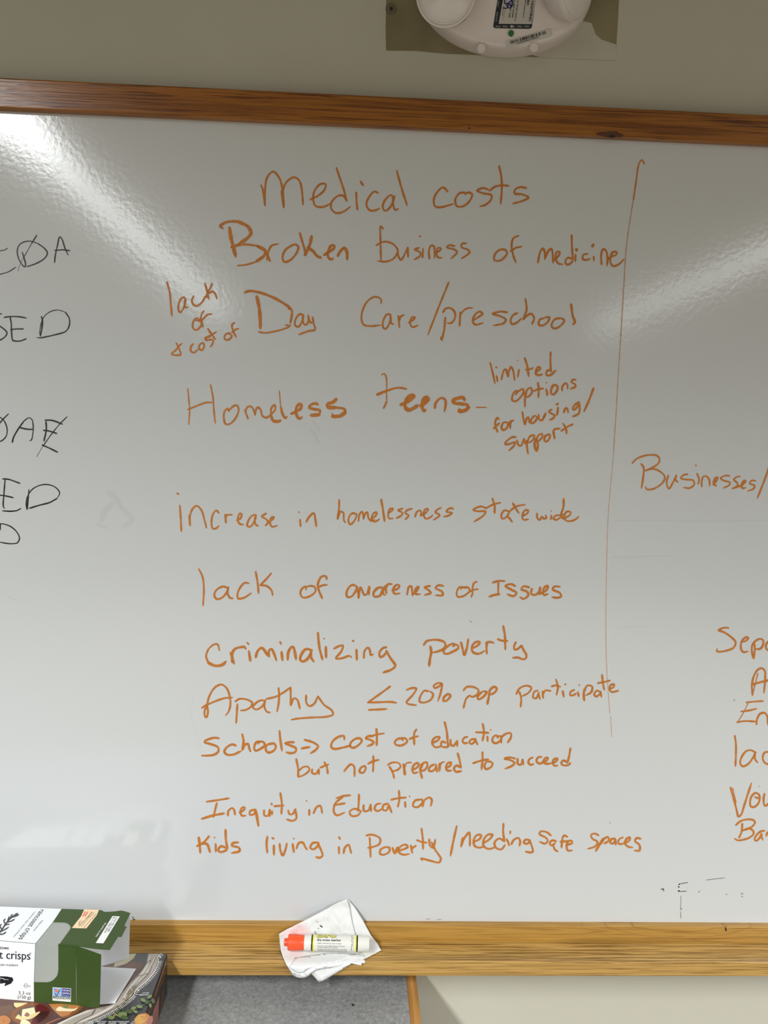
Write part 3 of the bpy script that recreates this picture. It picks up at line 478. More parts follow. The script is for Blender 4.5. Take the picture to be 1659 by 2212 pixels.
# ================================================================= LOWER CRACKER BOX (lies flat on the table)
YB = YL-.0022
zc = aty(361.5, 2059, YB).z; xc = aty(361.5, 2059, YB).x
LB0, LB1 = -.66, xc
lb = empty('assortment_box', ((LB0+LB1)/2, -.2, TZ))
tag(lb, 'black cracker assortment box with a platter photo, under the green and white carton', 'box')
M['boxblack'] = mat('charcoal_print', (.040, .042, .046), .32, .5)
obj('carton', box_bm(LB0, LB1, YB-.30, YB, TZ+.0003, zc, .0008, 2), M['boxblack'], lb)
ART = {}
def art(key, col, rough=.34):
    ART[key] = mat('print_'+key, srgb(*col), rough, .5); return key
for k, c in dict(silver=(178, 168, 158), silverl=(222, 214, 204), silverd=(120, 104, 98), food=(92, 62, 52), maroon=(98, 22, 30), wine=(60, 14, 20), cheese=(238, 214, 150), cheesel=(246, 232, 190), cracker=(196, 128, 70), crackerd=(140, 84, 44), leaf=(118, 132, 78), leafd=(72, 88, 48), stem=(134, 120, 84), cream=(196, 188, 160), brown=(110, 80, 62), slate=(78, 76, 78), white=(240, 240, 238), rose=(160, 108, 96), gold=(206, 158, 84), dark=(24, 20, 22), glass=(96, 60, 34), glassl=(150, 140, 124)).items(): art(k, c)
AK = list(ART)
class Print:
    """flat printed shapes on one plane of a pack, each a hair above the last"""
    def __init__(s, p, n, o, sc, base=.0002, step=.000012): s.p, s.n, s.o, s.sc, s.L, s.b, s.st, s.k = p, n.normalized(), o, sc, [], base, step, 0
    def pt(s, u, v, h=0):
        return atp(s.o[0]+u/s.sc, s.o[1]+v/s.sc, s.p+s.n*h, s.n)
    def add(s, key, pts, smooth=False):
        s.k += 1; h = s.b+s.k*s.st
        if smooth: pts = spline(list(pts)+[pts[0]], 14)[:-1]
        s.L.append(([s.pt(u, v, h) for u, v in pts], AK.index(key)))
    def line(s, key, pts, wd, taper=(1, 1)):
        s.k += 1; h = s.b+s.k*s.st; V = []; Fc = []
        ribbon(spline(pts, 9), wd, lambda x, y, i: s.pt(x, y, h), taper, 0, V, Fc)
        for f in Fc: s.L.append(([V[i] for i in f], AK.index(key)))
    def build(s, name, parent, label=None):
        # only the shapes of this face; drop whatever would leave the pack
        o = obj(name, poly_mesh(name, s.L), [ART[k] for k in AK], parent)
        if label: o['label'] = label
        return o
P = Print(Vector((0, 0, zc)), Vector((0, 0, 1)), (180, 2050), 8.295)
P.add('food', [(820, 82), (1165, 82), (1130, 250), (950, 500), (700, 780), (600, 950), (300, 1060), (0, 1180), (-700, 1400), (-1600, 1500), (-1600, 700), (0, 400)])
P.add('cream', [(820, 90), (950, 82), (900, 170), (760, 270), (580, 320), (340, 330), (560, 250), (720, 200)])
P.add('brown', [(330, 325), (370, 275), (570, 225), (545, 330), (440, 340)])
P.add('slate', [(960, 82), (1168, 82), (1130, 250), (1040, 340), (940, 330), (860, 250), (930, 160)])
P.add('brown', [(760, 300), (900, 230), (1060, 250), (1040, 340), (920, 400), (700, 360)], True)
P.add('silver', [(1165, 82), (1400, 82), (1330, 150), (1350, 220), (1290, 380), (1200, 500), (1080, 620), (960, 720), (880, 820), (760, 930), (600, 1040), (400, 1160), (200, 1260), (0, 1340), (-300, 1470), (-300, 1290), (0, 1150), (150, 1090), (300, 1040), (480, 1010), (600, 950), (700, 780), (820, 630), (950, 500), (1060, 370), (1130, 250)])
P.line('silverl', [(1200, 120), (1150, 280), (1060, 430), (940, 570), (800, 740), (700, 900)], 34, (.3, .2))
P.line('silverd', [(1310, 140), (1230, 290), (1180, 430), (1060, 560), (930, 690), (850, 800)], 20, (.3, .3))
P.line('silverl', [(1290, 130), (1210, 300), (1110, 450), (960, 610)], 16, (.3, .3))
P.line('silverl', [(560, 1010), (380, 1110), (180, 1210), (0, 1280), (-140, 1330)], 30, (.3, .3))
P.line('silverd', [(620, 1010), (420, 1130), (220, 1230), (20, 1310)], 12, (.5, .5))
RIM = spline([(1395, 82), (1328, 150), (1350, 220), (1290, 380), (1200, 500), (1080, 620), (940, 735), (900, 830), (780, 935), (620, 1050), (420, 1165), (200, 1270), (60, 1330), (-120, 1400)], 26)
P.line('white', RIM, 9); P.line('silverd', [(x-16, y-10) for x, y in RIM], 7)
for i in range(0, len(RIM)-1):
    (x, y), (x2, y2) = RIM[i], RIM[i+1]; l = math.dist((x, y), (x2, y2)) or 1
    nx, ny = (y2-y)/l, -(x2-x)/l
    if nx < 0: nx, ny = -nx, -ny
    P.line('silverl' if i % 3 else 'white', [(x+nx*8, y+ny*8), (x+nx*62, y+ny*62-8)], 11, (.7, .5))
P.line('leafd', [(965, 490), (1060, 465), (1140, 440)], 9); P.add('leafd', blob(1145, 440, 14, 9, 8))
P.line('silverd', [(1100, 290), (1150, 240), (1200, 205)], 10); P.add('silverd', blob(1195, 205, 22, 10, 8, -.3))
# herb sprigs
for a in ([(930, 640), (860, 740), (800, 860), (730, 960), (650, 1080), (560, 1210)], [(840, 700), (800, 800), (780, 900)], [(960, 660), (900, 760), (860, 860)]):
    P.line('stem', a, 9, (.6, .9))
for i in range(34):
    t = i/33; x = 900-350*t+random.uniform(-55, 55); y = 680+540*t+random.uniform(-40, 40)
    P.add(random.choice(['leaf', 'stem', 'leafd', 'cream']), blob(x, y, 20, 7, 7, random.uniform(0, 3)))
P.line('leafd', [(1250, 900), (1150, 960), (1000, 1040), (800, 1130), (560, 1230), (420, 1230)], 12)
for x, y, r, q, k in ((1190, 850, 48, -.6, 'leaf'), (1070, 915, 50, .6, 'leaf'), (1140, 950, 44, .1, 'leafd'), (1010, 1030, 56, .2, 'leaf'), (1250, 930, 50, 1.2, 'leafd'), (900, 1060, 52, -.4, 'leaf'), (820, 1120, 66, .2, 'leafd'), (930, 1120, 44, .3, 'leaf'), (700, 1180, 90, -.1, 'leaf'), (620, 1130, 50, -.9, 'leafd'), (740, 1230, 70, .3, 'leafd'), (500, 1225, 62, .1, 'leaf'), (1200, 1010, 40, 1.4, 'leaf'), (560, 1180, 40, -1, 'stem')):
    P.add(k, blob(x, y, r, r*.55, 12, q, .12), True)
P.add('cracker', blob(1050, 1270, 150, 110, 18, -.5, .04), True)
P.add('gold', blob(1030, 1260, 110, 80, 16, -.5, .06), True)
for i in range(9): P.add('crackerd', blob(960+random.random()*170, 1195+random.random()*110, 9, 6, 6))
P.add('rose', blob(1190, 1300, 46, 110, 14, .35, .05), True)
P.o = (0, 2060)
P.add('food', [(-200, 800), (900, 800), (1700, 960), (1300, 1100), (900, 1300), (-200, 1400)])
P.add('brown', blob(60, 1060, 240, 130, 14, -.2, .12), True)
P.add('crackerd', blob(520, 1080, 330, 190, 18, -.15, .08), True)
P.add('brown', blob(540, 1060, 250, 130, 16, -.15, .1), True)
P.add('maroon', [(640, 930), (700, 905), (880, 990), (890, 1060), (800, 1180), (650, 1261), (560, 1261), (620, 1100)], True)
P.add('wine', [(700, 1040), (870, 1040), (790, 1170), (690, 1240), (640, 1150)], True)
P.add('cheesel', [(400, 1000), (610, 960), (640, 1070), (590, 1110), (520, 1180), (380, 1170)])
P.add('cheese', [(270, 1160), (330, 1090), (380, 1130), (480, 1150), (440, 1200), (320, 1170)], True)
P.add('rose', [(430, 1110), (480, 1050), (540, 1110), (520, 1140)], True)
P.add('cheese', [(480, 1140), (560, 1090), (720, 1040), (640, 1120), (540, 1170)], True)
P.add('cheesel', [(380, 1190), (440, 1180), (520, 1220), (560, 1290), (360, 1300)], True)
P.add('cheese', [(250, 880), (500, 880), (390, 935), (290, 970), (250, 930)])
P.add('cracker', [(870, 900), (1500, 920), (1380, 1050), (1200, 1145), (1100, 1130), (960, 1010)], True)
P.add('crackerd', [(1330, 1000), (1500, 925), (1380, 1060), (1200, 1145), (1120, 1125), (1220, 1100)], True)
P.add('cheesel', [(1000, 1000), (1060, 950), (1160, 980), (1340, 985), (1400, 960), (1340, 1020), (1120, 1030), (1020, 1025)], True)
P.add('leaf', [(1120, 930), (1220, 930), (1210, 980), (1150, 970)], True)
P.add('cracker', blob(60, 1200, 130, 90, 16, 0, .04), True)
for i in range(6): P.add('crackerd', blob(20+random.random()*110, 1170+random.random()*60, 9, 5, 6))
P.line('rose', [(760, 1300), (900, 1230), (1100, 1150)], 26, (.4, .3))
P.add('silver', [(1250, 1300), (1450, 1180), (1640, 1090), (1700, 985), (1560, 1010), (1300, 1120), (1000, 1261), (900, 1320)])
P.line('silverl', [(1000, 1290), (1300, 1140), (1640, 1010)], 34, (.4, .4))
P.o = (180, 2050)
P.build('printed_picture', lb, 'photo print of crackers, cheese and herbs on a silver platter')
wt = ART['white']
def tpx(pr, s, a, b, c, mt, parent, h=.0012, **k):
    f = lambda q: pr.pt(q[0], q[1], h)
    return text('lettering', s, f(a), f(b), f(c), mt, parent, **k)
tpx(P, 'serving', (1060, 792), (1172, 794), (1068, 772), wt, lb, bold=.03)
tpx(P, 'suggestion', (990, 826), (1160, 828), (998, 804), wt, lb, bold=.03)
for s, u0, u1, v in (('CRISPY BUTTER', 20, 180, 1308), ('CRACKERS', 60, 176, 1336), ('SWEET WHEAT', 245, 412, 1310), ('CRACKERS', 250, 384, 1338), ('MULTIGRAIN', 448, 598, 1310), ('CRACKERS', 446, 580, 1338), ('CRACKED WHEAT', 612, 822, 1310), ('CRACKERS', 645, 774, 1338), ('WATER', 872, 950, 1310), ('CRACKERS', 842, 966, 1338)):
    tpx(P, s, (u0, v), (u1, v+1), (u0+7, v-19), wt, lb, bold=.04)
# right side face: the picture wraps round the edge
PS = Print(Vector((LB1, 0, 0)), Vector((1, 0, 0)), (180, 2050), 8.295)
def yz(y, z): return Vector((LB1+.0003, y, z))
H_ = zc-TZ
def side(fr): return [yz(YB-a, zc-b*H_) for a, b in fr]
me = poly_mesh('side_picture', [(side([(.0005, .05), (.014, .02), (.03, .06), (.2, .05), (.2, .22), (.04, .30), (.022, .5), (.010, .30)]), AK.index('glass')),
    ([v+Vector((.0002, 0, 0)) for v in side([(.006, .12), (.013, .05), (.022, .10), (.07, .12), (.07, .16), (.024, .16), (.015, .12), (.009, .2)])], AK.index('glassl')),
    (side([(.045, .45), (.075, .40), (.095, .55), (.10, .95), (.05, .95)]), AK.index('rose')),
    (side([(.02, .55), (.035, .5), (.045, .9), (.02, .95)]), AK.index('food')),
    (side([(.105, .3), (.14, .35), (.17, .8), (.11, .9)]), AK.index('leafd'))])
obj('side_picture', me, [ART[k] for k in AK], lb)

# ================================================================= GREEN AND WHITE CARTON (open at its right end)
Z6 = lambda u, v: (u/4.1475, 1940+v/4.1475)
zb = zc+.0006
f0 = atz(*Z6(0, 910), zb); f1 = atz(*Z6(660, 968), zb)
fd = (f1-f0).normalized(); fn = Vector((fd.y, -fd.x, 0)).normalized()      # front face, facing the room
fn = fn if fn.y < 0 else -fn
FRONT = lambda u, v, h=0: atp(*Z6(u, v), f0+fn*h, fn)
z1 = FRONT(315, 408).z
TOP = lambda u, v, h=0: atz(*Z6(u, v), z1+h)
b0 = TOP(0, 72); b1 = TOP(553, 95); bd = (b1-b0).normalized(); bn = Vector((-bd.y, bd.x, 0)); bn = bn if bn.y > 0 else -bn
BACK = lambda u, v, h=0: atp(*Z6(u, v), b0+bn*h, bn)
print('CARTON', 'height', z1-zb, 'front', f0, f1, 'back', b0, b1)
cx = empty('cracker_carton', ((f0+f1)/2+(b0+b1)/2)*.5); cx.location.z = zb
tag(cx, 'opened green and white cracker carton lying on the black box', 'carton')
M['cwhite'] = mat('carton_white', (.88, .89, .91), .40, .4)
M['cinner'] = mat('carton_inside', (.76, .77, .75), .7, .3)
M['cgreen'] = mat('carton_green', srgb(60, 80, 36), .5, .25)
M['cgreen2'] = mat('carton_green_flap', srgb(58, 78, 34), .5, .25)
CM = [M['cwhite'], M['cinner'], M['cgreen'], M['cinner']]
def sheet(name, polys, outward, parent, label=None, mats=CM, thick=.0005):
    fl = []
    for pts, m in polys:
        n = Vector((0, 0, 0))
        for i in range(len(pts)): n += (pts[i]-pts[0]).cross(pts[(i+1) % len(pts)]-pts[0])
        fl.append((list(pts) if n.dot(outward) > 0 else list(reversed(pts)), m))
    me = poly_mesh(name, fl)
    bm = bmesh.new(); bm.from_mesh(me); bmesh.ops.remove_doubles(bm, verts=bm.verts, dist=.0001); bm.to_mesh(me); bm.free()
    o = obj(name, me, mats, parent)
    s = o.modifiers.new('thick', 'SOLIDIFY'); s.thickness = thick; s.offset = -1; s.material_offset = 1; s.use_even_offset = False
    if label: o['label'] = label
    return o
LEN = -.075                                       # runs on past the left of the frame
fl0 = f0+fd*LEN; bl0 = b0+bd*LEN
def up(v): return Vector((v.x, v.y, z1))
def dn(v): return Vector((v.x, v.y, zb))
cut = spline([(523, 640), (514, 690), (490, 722), (455, 748), (420, 757)], 12)
fwhite = [dn(fl0), FRONT(303, 937), FRONT(303, 755), FRONT(315, 408), up(fl0)]
fgreen = [FRONT(303, 937), FRONT(303, 755)]+[FRONT(u, v) for u, v in reversed(cut)]+[FRONT(523, 410), FRONT(682, 423), dn(FRONT(678, 968))]
fgreen[0] = dn(fgreen[0]); fwhite[1] = dn(fwhite[1])
ctop = spline([(625, 285), (634, 256), (612, 228), (580, 215)], 8)
twhite = [up(fl0), up(FRONT(315, 408)), TOP(475, 212), TOP(553, 95), up(bl0)]
tgreen = [TOP(553, 95), TOP(475, 212)]+[TOP(u, v) for u, v in reversed(ctop)]+[up(FRONT(523, 410)), up(FRONT(682, 423)), TOP(888, 108)]
sheet('front_panel', [(fwhite, 0), (fgreen, 2)], fn, cx)
sheet('top_panel', [(twhite, 0), (tgreen, 2)], Vector((0, 0, 1)), cx)
be = TOP(888, 108); fe = FRONT(682, 423)
sheet('back_panel', [([up(bl0), dn(bl0), dn(be), up(be)], 0)], bn, cx)
sheet('bottom_panel', [([dn(fl0), dn(fe), dn(be), dn(bl0)], 0)], Vector((0, 0, -1)), cx)
sheet('end_panel', [([dn(fl0), up(fl0), up(bl0), dn(bl0)], 0)], -fd, cx)
# flaps
sheet('top_flap', [([TOP(888, 108), TOP(903, 107), TOP(935, 121), TOP(985, 122), TOP(1035, 118), TOP(1080, 111), TOP(1112, 116), TOP(1168, 134), TOP(1113, 248), TOP(1134, 256), TOP(1089, 345), TOP(1057, 346), TOP(984, 462), TOP(900, 458), TOP(800, 446), TOP(720, 433), up(fe)], 2)], Vector((0, 0, 1)), cx, 'torn green top flap')
fr = (fd*math.cos(-.22)+fn*math.sin(.22)).normalized(); fnn = Vector((fr.y, -fr.x, 0)); fnn = fnn if fnn.y < 0 else -fnn
FF = lambda u, v: atp(*Z6(u, v), fe, fnn)
lo = dn(fe)+Vector((0, 0, .0003))
q2 = FF(892, 985); q2.z = max(q2.z, zb+.0003)
sheet('front_flap', [([fe-Vector((0, 0, .001)), FF(760, 455), FF(905, 508), q2, lo], 2)], fnn, cx, 'green front flap swung outwards', [M['cwhite'], M['cinner'], M['cgreen2'], M['cinner']])
br = (bd*math.cos(.1)+bn*math.sin(-.1)).normalized(); bnn = Vector((-br.y, br.x, 0)); bnn = bnn if bnn.y > 0 else -bnn
BF = lambda u, v: atp(*Z6(u, v), be, bnn)
q3 = [up(be)-Vector((0, 0, .0006)), BF(1166, 140), BF(1155, 535), BF(1040, 572), BF(918, 605), dn(be)+Vector((0, 0, .0003))]
for q in q3: q.z = max(q.z, zb+.0003)
sheet('back_flap', [(q3, 0)], bnn, cx, 'back flap showing its pale inside', [M['cwhite'], M['cwhite']])
TB = lambda u, v: atz(*Z6(u, v), zb+.0004)
sheet('bottom_flap', [([dn(fe)+Vector((0, 0, .0004)), TB(720, 966), TB(892, 952), TB(1030, 940), TB(1220, 632), TB(920, 616), dn(be)+Vector((0, 0, .0004))], 0)], Vector((0, 0, 1)), cx, 'white inside of the bottom flap', [M['cwhite'], M['cwhite']], .0003)
# ---- glassine window film behind the cut-out, wrapping from the top to the front
M['film'] = mat('window_film', (.44, .465, .43), .35, .5, alpha=.80)
fo = lambda u, v: FRONT(u, v, -.0009)
wt_ = lambda u, v: TOP(u, v, -.0009)
ce0 = fo(315, 408); ce0.z = z1-.0009; ce1 = fo(530, 410); ce1.z = z1-.0009
me = poly_mesh('window_film', [([fo(300, 765), ce0, ce1, fo(528, 640), fo(500, 730), fo(430, 766)], 0), ([ce0, wt_(470, 208), wt_(590, 208), wt_(642, 250), wt_(628, 300), ce1], 0)])
obj('window_film', me, M['film'], cx)['label'] = 'hazy grey window film in the cut-out'
# ---- print on the carton
IK = mat('print_black', (.012, .012, .018), .4); GK = mat('print_grey', (.12, .12, .13), .4)
def ft(s, a, b, c, mt=IK, h=.0004, **k): return text('lettering', s, FRONT(*a, h), FRONT(*b, h), FRONT(*c, h), mt, cx, **k)
def frag(full, vis, u0, u1):                     # left end of the full string when its visible tail spans u0..u1
    return u1-(u1-u0)*twidth(full)/twidth(vis)
def fvis(full, vis, a, b, cap, mt=IK, **k):        # a..b is where the visible tail of the line stands
    A_, B_ = FRONT(*a, .0004), FRONT(*b, .0004); up_ = FRONT(b[0], b[1]-cap, .0004)-B_
    A0 = B_-(B_-A_)*(twidth(full)/twidth(vis)); return text('lettering', full, A0, B_, A0+up_, mt, cx, **k)
fvis('raincoast crisps', 't crisps', (-4, 543), (270, 553), 80, bold=.01)
fvis('lesley stowe', 'towe', (-3, 458), (78, 462), 34)
fvis('rosemary raisin pecan crackers', 'can crackers', (-3, 606), (160, 612), 25, GK)
ft('5.3 oz', (167, 862), (274, 867), (167, 832)); ft('(150 g)', (158, 899), (274, 905), (158, 868))
ft('U', (222, 792), (238, 793), (222, 775)); ft('D', (255, 797), (272, 798), (255, 780), GK)
ft('®', (262, 502), (282, 504), (262, 488), GK)
class FP(Print):
    def __init__(s, fn_): s.fnc = fn_; s.L = []; s.k = 0; s.b = .0003; s.st = .000012; s.o = (0, 0); s.sc = 1
    def pt(s, u, v, h=0): return s.fnc(u, v, h)
for k, c in dict(black=(20, 20, 26), white=(240, 240, 238), sky=(140, 176, 226), navy=(44, 44, 128), green=(40, 78, 66), orange=(236, 110, 70), peach=(248, 214, 172), red=(222, 110, 92), ink=(60, 50, 46)).items():
    ART['c_'+k] = mat('carton_print_'+k, srgb(*c), .35); AK.append('c_'+k)
pf = FP(FRONT)
V = []
ring = [(231+17*math.cos(a*.35), 785+20*math.sin(a*.35)) for a in range(19)]
pf.line('c_black', ring, 2.2)
# seed head / leaf drawing at the left
for a in ([(0, 745), (40, 735), (80, 745), (118, 742), (112, 712), (60, 702), (0, 700)],): pf.add('c_black', a)
pf.add('c_black', [(0, 720), (70, 712), (120, 730), (100, 765), (40, 790), (48, 760), (0, 768)])
pf.line('c_white', [(0, 718), (30, 722), (46, 735)], 5, (.5, .2)); pf.line('c_white', [(40, 728), (80, 732)], 3, (.3, .2))
pf.build('leaf_drawing', cx, 'black botanical drawing')
pf = FP(FRONT)
pf.add('c_white', [(472, 799), (636, 809), (634, 930), (470, 917)])
pf.add('c_sky', [(476, 804), (552, 808), (551, 880), (475, 875)]); pf.add('c_navy', [(553, 808), (632, 813), (631, 885), (552, 880)])
pf.add('c_green', [(475, 877), (631, 887), (630, 908), (474, 897)])
pf.line('c_green', [(492, 850), (508, 878), (525, 840), (546, 815)], 7, (.5, .2))
pf.add('c_orange', [(490, 818), (505, 822), (512, 815), (522, 822), (512, 846), (498, 842)], True); pf.line('c_navy', [(488, 812), (492, 820)], 6)
lg = pf.build('verification_seal', cx, 'small white, blue and green seal')
def lt(s, a, b, c, mt): return text('lettering', s, FRONT(*a, .0005), FRONT(*b, .0005), FRONT(*c, .0005), mt, lg, bold=.02)
CW = ART['c_white']
lt('NON', (558, 834), (622, 838), (558, 817), CW); lt('GMO', (558, 860), (624, 864), (558, 842), CW)
lt('Project', (560, 875), (618, 879), (560, 864), ART['c_sky']); lt('VERIFIED', (484, 894), (624, 903), (484, 882), CW)
lt('nongmoproject.org', (484, 906), (624, 916), (484, 900), ART['c_ink'])
# top panel
Z4 = lambda u, v: (u*4.1475/8.295, v*4.1475/8.295)
def tt(s, a, b, c, mt=IK, h=.0004, off=0, par=cx, **k):
    g = lambda q: TOP(*Z4(q[0], q[1]), h)
    return text('lettering', s, g(a), g(b), g(c), mt, par, **k)
tt('raincoast crisps', (724, 203), (324, 735), (822, 214)); tt('lesley stowe', (745, 398), (590, 585), (782, 402), GK)
tt('rosemary raisin pecan crackers', (618, 240), (236, 692), (648, 246), GK)
pt_ = FP(lambda u, v, h: TOP(*Z4(u, v), h))
pt_.line('c_black', [(-60, 690), (30, 570), (110, 450), (200, 350), (320, 285)], 26, (1, .3))
for a in ([(10, 600), (90, 560), (160, 515)], [(30, 560), (0, 500), (30, 462)], [(70, 500), (130, 470), (175, 470)], [(95, 470), (70, 400), (100, 370)], [(130, 430), (200, 410), (265, 375)], [(130, 430), (150, 370), (165, 325)], [(180, 370), (200, 320), (225, 285)], [(220, 340), (290, 320), (340, 290)], [(240, 320), (280, 290), (320, 268)], [(-20, 640), (-50, 560), (-30, 500)], [(-30, 650), (60, 640), (110, 600)]):
    pt_.line('c_black', a, 22, (.9, .25))
pt_.build('sprig_drawing', cx, 'black rosemary sprig drawing')
pt_ = FP(TOP)
pt_.add('c_peach', [(755, 101), (886, 106), (868, 152), (772, 274), (764, 268), (756, 274), (748, 268), (740, 274), (732, 268), (724, 273), (716, 268), (708, 273), (700, 268), (692, 272), (684, 267), (676, 271), (668, 266), (660, 271), (652, 266), (642, 270), (725, 165)])
pt_.line('c_red', [(763, 124), (744, 162)], 13); pt_.line('c_red', [(786, 124), (764, 160)], 13)
pt_.line('c_ink', [(733, 196), (715, 215), (700, 232)], 2); pt_.line('c_ink', [(722, 205), (730, 225), (705, 235), (716, 205), (706, 245)], 2)
for k, (a, b) in enumerate((((822, 122), (722, 252)), ((846, 126), (740, 258)), ((855, 140), (765, 258)))): pass
st_ = pt_.build('price_sticker', cx, 'peach sticker with red bars')
for s, a, b, c in (('SPECIAL', (818, 122), (775, 178), (832, 124)), ('manager approved', (800, 152), (705, 248), (812, 154)), ('artisan crackers', (840, 128), (725, 250), (850, 130)), ('tasted and loved', (858, 140), (748, 262), (868, 142))):
    g = lambda q: TOP(q[0], q[1], .0005); text('lettering', s, g(a), g(b), g(c), ART['c_ink'], st_, bold=.02)
pt_ = FP(TOP)
pt_.add('c_white', [(1008, 161), (1074, 164), (926, 406), (858, 402)])
dl = pt_.build('date_label', cx, 'white date label')
g = lambda q: TOP(q[0], q[1], .0005)
text('lettering', '2024 FEB 11 B', g((924, 306)), g((1020, 172)), g((904, 305)), ART['c_ink'], dl, bold=.02) if 0 else text('lettering', 'B 11 FEB 2024', g((1014, 170)), g((930, 308)), g((1032, 172)), ART['c_ink'], dl, bold=.02)
text('lettering', 'L3 57 MA 15:48', g((1038, 172)), g((962, 296)), g((1056, 174)), ART['c_ink'], dl, bold=.02)
text('lettering', 'best if used by', TOP(867, 346, .0004), TOP(953, 222, .0004), TOP(851, 343, .0004), CW, cx, bold=.03)
# ================================================================= NAPKIN on the tray
PROF = [(.95, -.0035), (.9065, -.0045), (.884, -.0125), (.866, -.0160), (.8585, -.026), (.8568, -.034), (.8562, -.052), (.8545, -.0572), (.846, -.0585), (.80, -.0600), (.5, -.061)]
def prof(z):
    for (za, ya), (zb_, yb) in zip(PROF, PROF[1:]):
        if z >= zb_: return ya+(yb-ya)*(za-z)/(za-zb_) if z < za else ya
    return PROF[-1][1]
def onprof(px, py, off):
    r = ray(px, py).normalized(); lo_, hi = .3, 2.5
    for _ in range(44):
        m_ = (lo_+hi)/2; p = CAM+r*m_
        if p.y > prof(p.z)-off: hi = m_
        else: lo_ = m_
    return CAM+r*lo_
Z7 = lambda u, v: (560+u/4.1475, 1900+v/4.1475)
M['tissue'] = mat('white_tissue', (.76, .76, .755), .9, .2)
N, L, b = nodes(M['tissue']); b.inputs['Subsurface Weight'].default_value = .0
tn = noise(M['tissue'], 260, 4); bump(M['tissue'], tn.outputs[0], .5, .0008)
def stain(m, centre, rad, col, amt, prev):
    N, L, b = nodes(m)
    g = N.new('ShaderNodeNewGeometry'); v = N.new('ShaderNodeVectorMath'); v.operation = 'DISTANCE'
    L.new(g.outputs['Position'], v.inputs[0]); v.inputs[1].default_value = centre
    r = ramp(m, v.outputs['Value'], [(0, (amt,)*3+(1,)), (rad, (0, 0, 0, 1))]); r.color_ramp.interpolation = 'EASE'
    nn = noise(m, 120, 3); mul = mix(m, 1, r.outputs[0], ramp(m, nn.outputs[0], [(.35, (.35, .35, .35, 1)), (.6, (1, 1, 1, 1))]).outputs[0], 'MULTIPLY')
    return mix(m, mul, prev, col)
sp = onprof(*Z7(340, 500), .003); prev = (.76, .76, .755, 1)
prev = stain(M['tissue'], sp, .026, (.86, .38, .36, 1), .75, prev)
prev = stain(M['tissue'], onprof(*Z7(700, 420), .003), .020, (.62, .56, .52, 1), .5, prev)
prev = stain(M['tissue'], onprof(*Z7(960, 645), .003), .014, (.76, .70, .42, 1), .5, prev)
prev = stain(M['tissue'], onprof(*Z7(500, 640), .003), .012, (.78, .73, .50, 1), .4, prev)
setcol(M['tissue'], prev)
nap = empty('paper_napkin', onprof(*Z7(560, 620), 0))
tag(nap, 'crumpled white paper napkin draped over the oak tray', 'napkin')
def fold(u, v, segs):
    d = 0
    for (x1, y1, x2, y2, wdt, amp) in segs:
        L2 = (x2-x1)**2+(y2-y1)**2; t = max(0, min(1, ((u-x1)*(x2-x1)+(v-y1)*(y2-y1))/L2))
        q = math.dist((u, v), (x1+(x2-x1)*t, y1+(y2-y1)*t))/wdt
        d += amp*math.exp(-q*q)
    return d
from mathutils import noise as mn
def cloth(name, outline, off, segs=(), amp=.0009, label=None, edge=16, step=15):
    ol = [tuple(p) for p in outline]
    dense = []
    for a, b_ in zip(ol, ol[1:]+ol[:1]):
        n = max(1, int(math.dist(a, b_)/edge))
        dense += [(a[0]+(b_[0]-a[0])*i/n, a[1]+(b_[1]-a[1])*i/n) for i in range(n)]
    def inside(x, y):
        c = False
        for (xa_, ya_), (xb_, yb_) in zip(ol, ol[1:]+ol[:1]):
            if (ya_ > y) != (yb_ > y) and x < (xb_-xa_)*(y-ya_)/(yb_-ya_)+xa_: c = not c
        return c
    xs = [p[0] for p in ol]; ys = [p[1] for p in ol]; pts = [Vector(p) for p in dense]; nb = len(pts)
    y = min(ys)
    while y < max(ys):
        x = min(xs)
        while x < max(xs):
            q = (x+random.uniform(-3, 3), y+random.uniform(-3, 3))
            if inside(*q) and min(math.dist(q, d) for d in dense) > step*.55: pts.append(Vector(q))
            x += step
        y += step
    V2, _, F2, *_r = delaunay_2d_cdt(pts, [(i, (i+1) % nb) for i in range(nb)], [], 1, .01)
    V3 = []
    for p in V2:
        u, v = p
        n1 = mn.noise(Vector((u/70, v/70, off*900))); n2 = abs(mn.noise(Vector((u/38+9, v/55, off*700))))
        h = off+amp*(n1*1.1+n2*1.3)+fold(u, v, segs)
        V3.append(tuple(onprof(*Z7(u, v), max(h, off*.5+.0002))))
    me = bpy.data.meshes.new(name); me.from_pydata(V3, [], [tuple(f) for f in F2]); me.update()
    o = obj(name, me, M['tissue'], nap, smooth=True)
    s = o.modifiers.new('thick', 'SOLIDIFY'); s.thickness = .00025; s.offset = 1
    if label: o['label'] = label
    return o
cloth('back_ply', [(775, 180), (800, 182), (860, 255), (932, 372), (1002, 500), (1058, 572), (1095, 632), (1060, 650), (955, 705), (800, 760), (500, 700), (420, 500)], .0006, [(790, 185, 870, 510, 14, .0008)], .0006)
cloth('hanging_ply', [(440, 700), (462, 840), (500, 880), (535, 921), (600, 893), (700, 832), (820, 755), (840, 700)], .0010, [(480, 800, 560, 905, 16, .0012), (560, 880, 800, 755, 12, .0010)], .0005)
cloth('middle_ply', [(600, 650), (640, 790), (700, 765), (820, 745), (860, 758), (915, 768), (916, 748), (952, 745), (946, 722), (900, 650)], .0020, [(700, 740, 930, 700, 9, .001)], .0006)
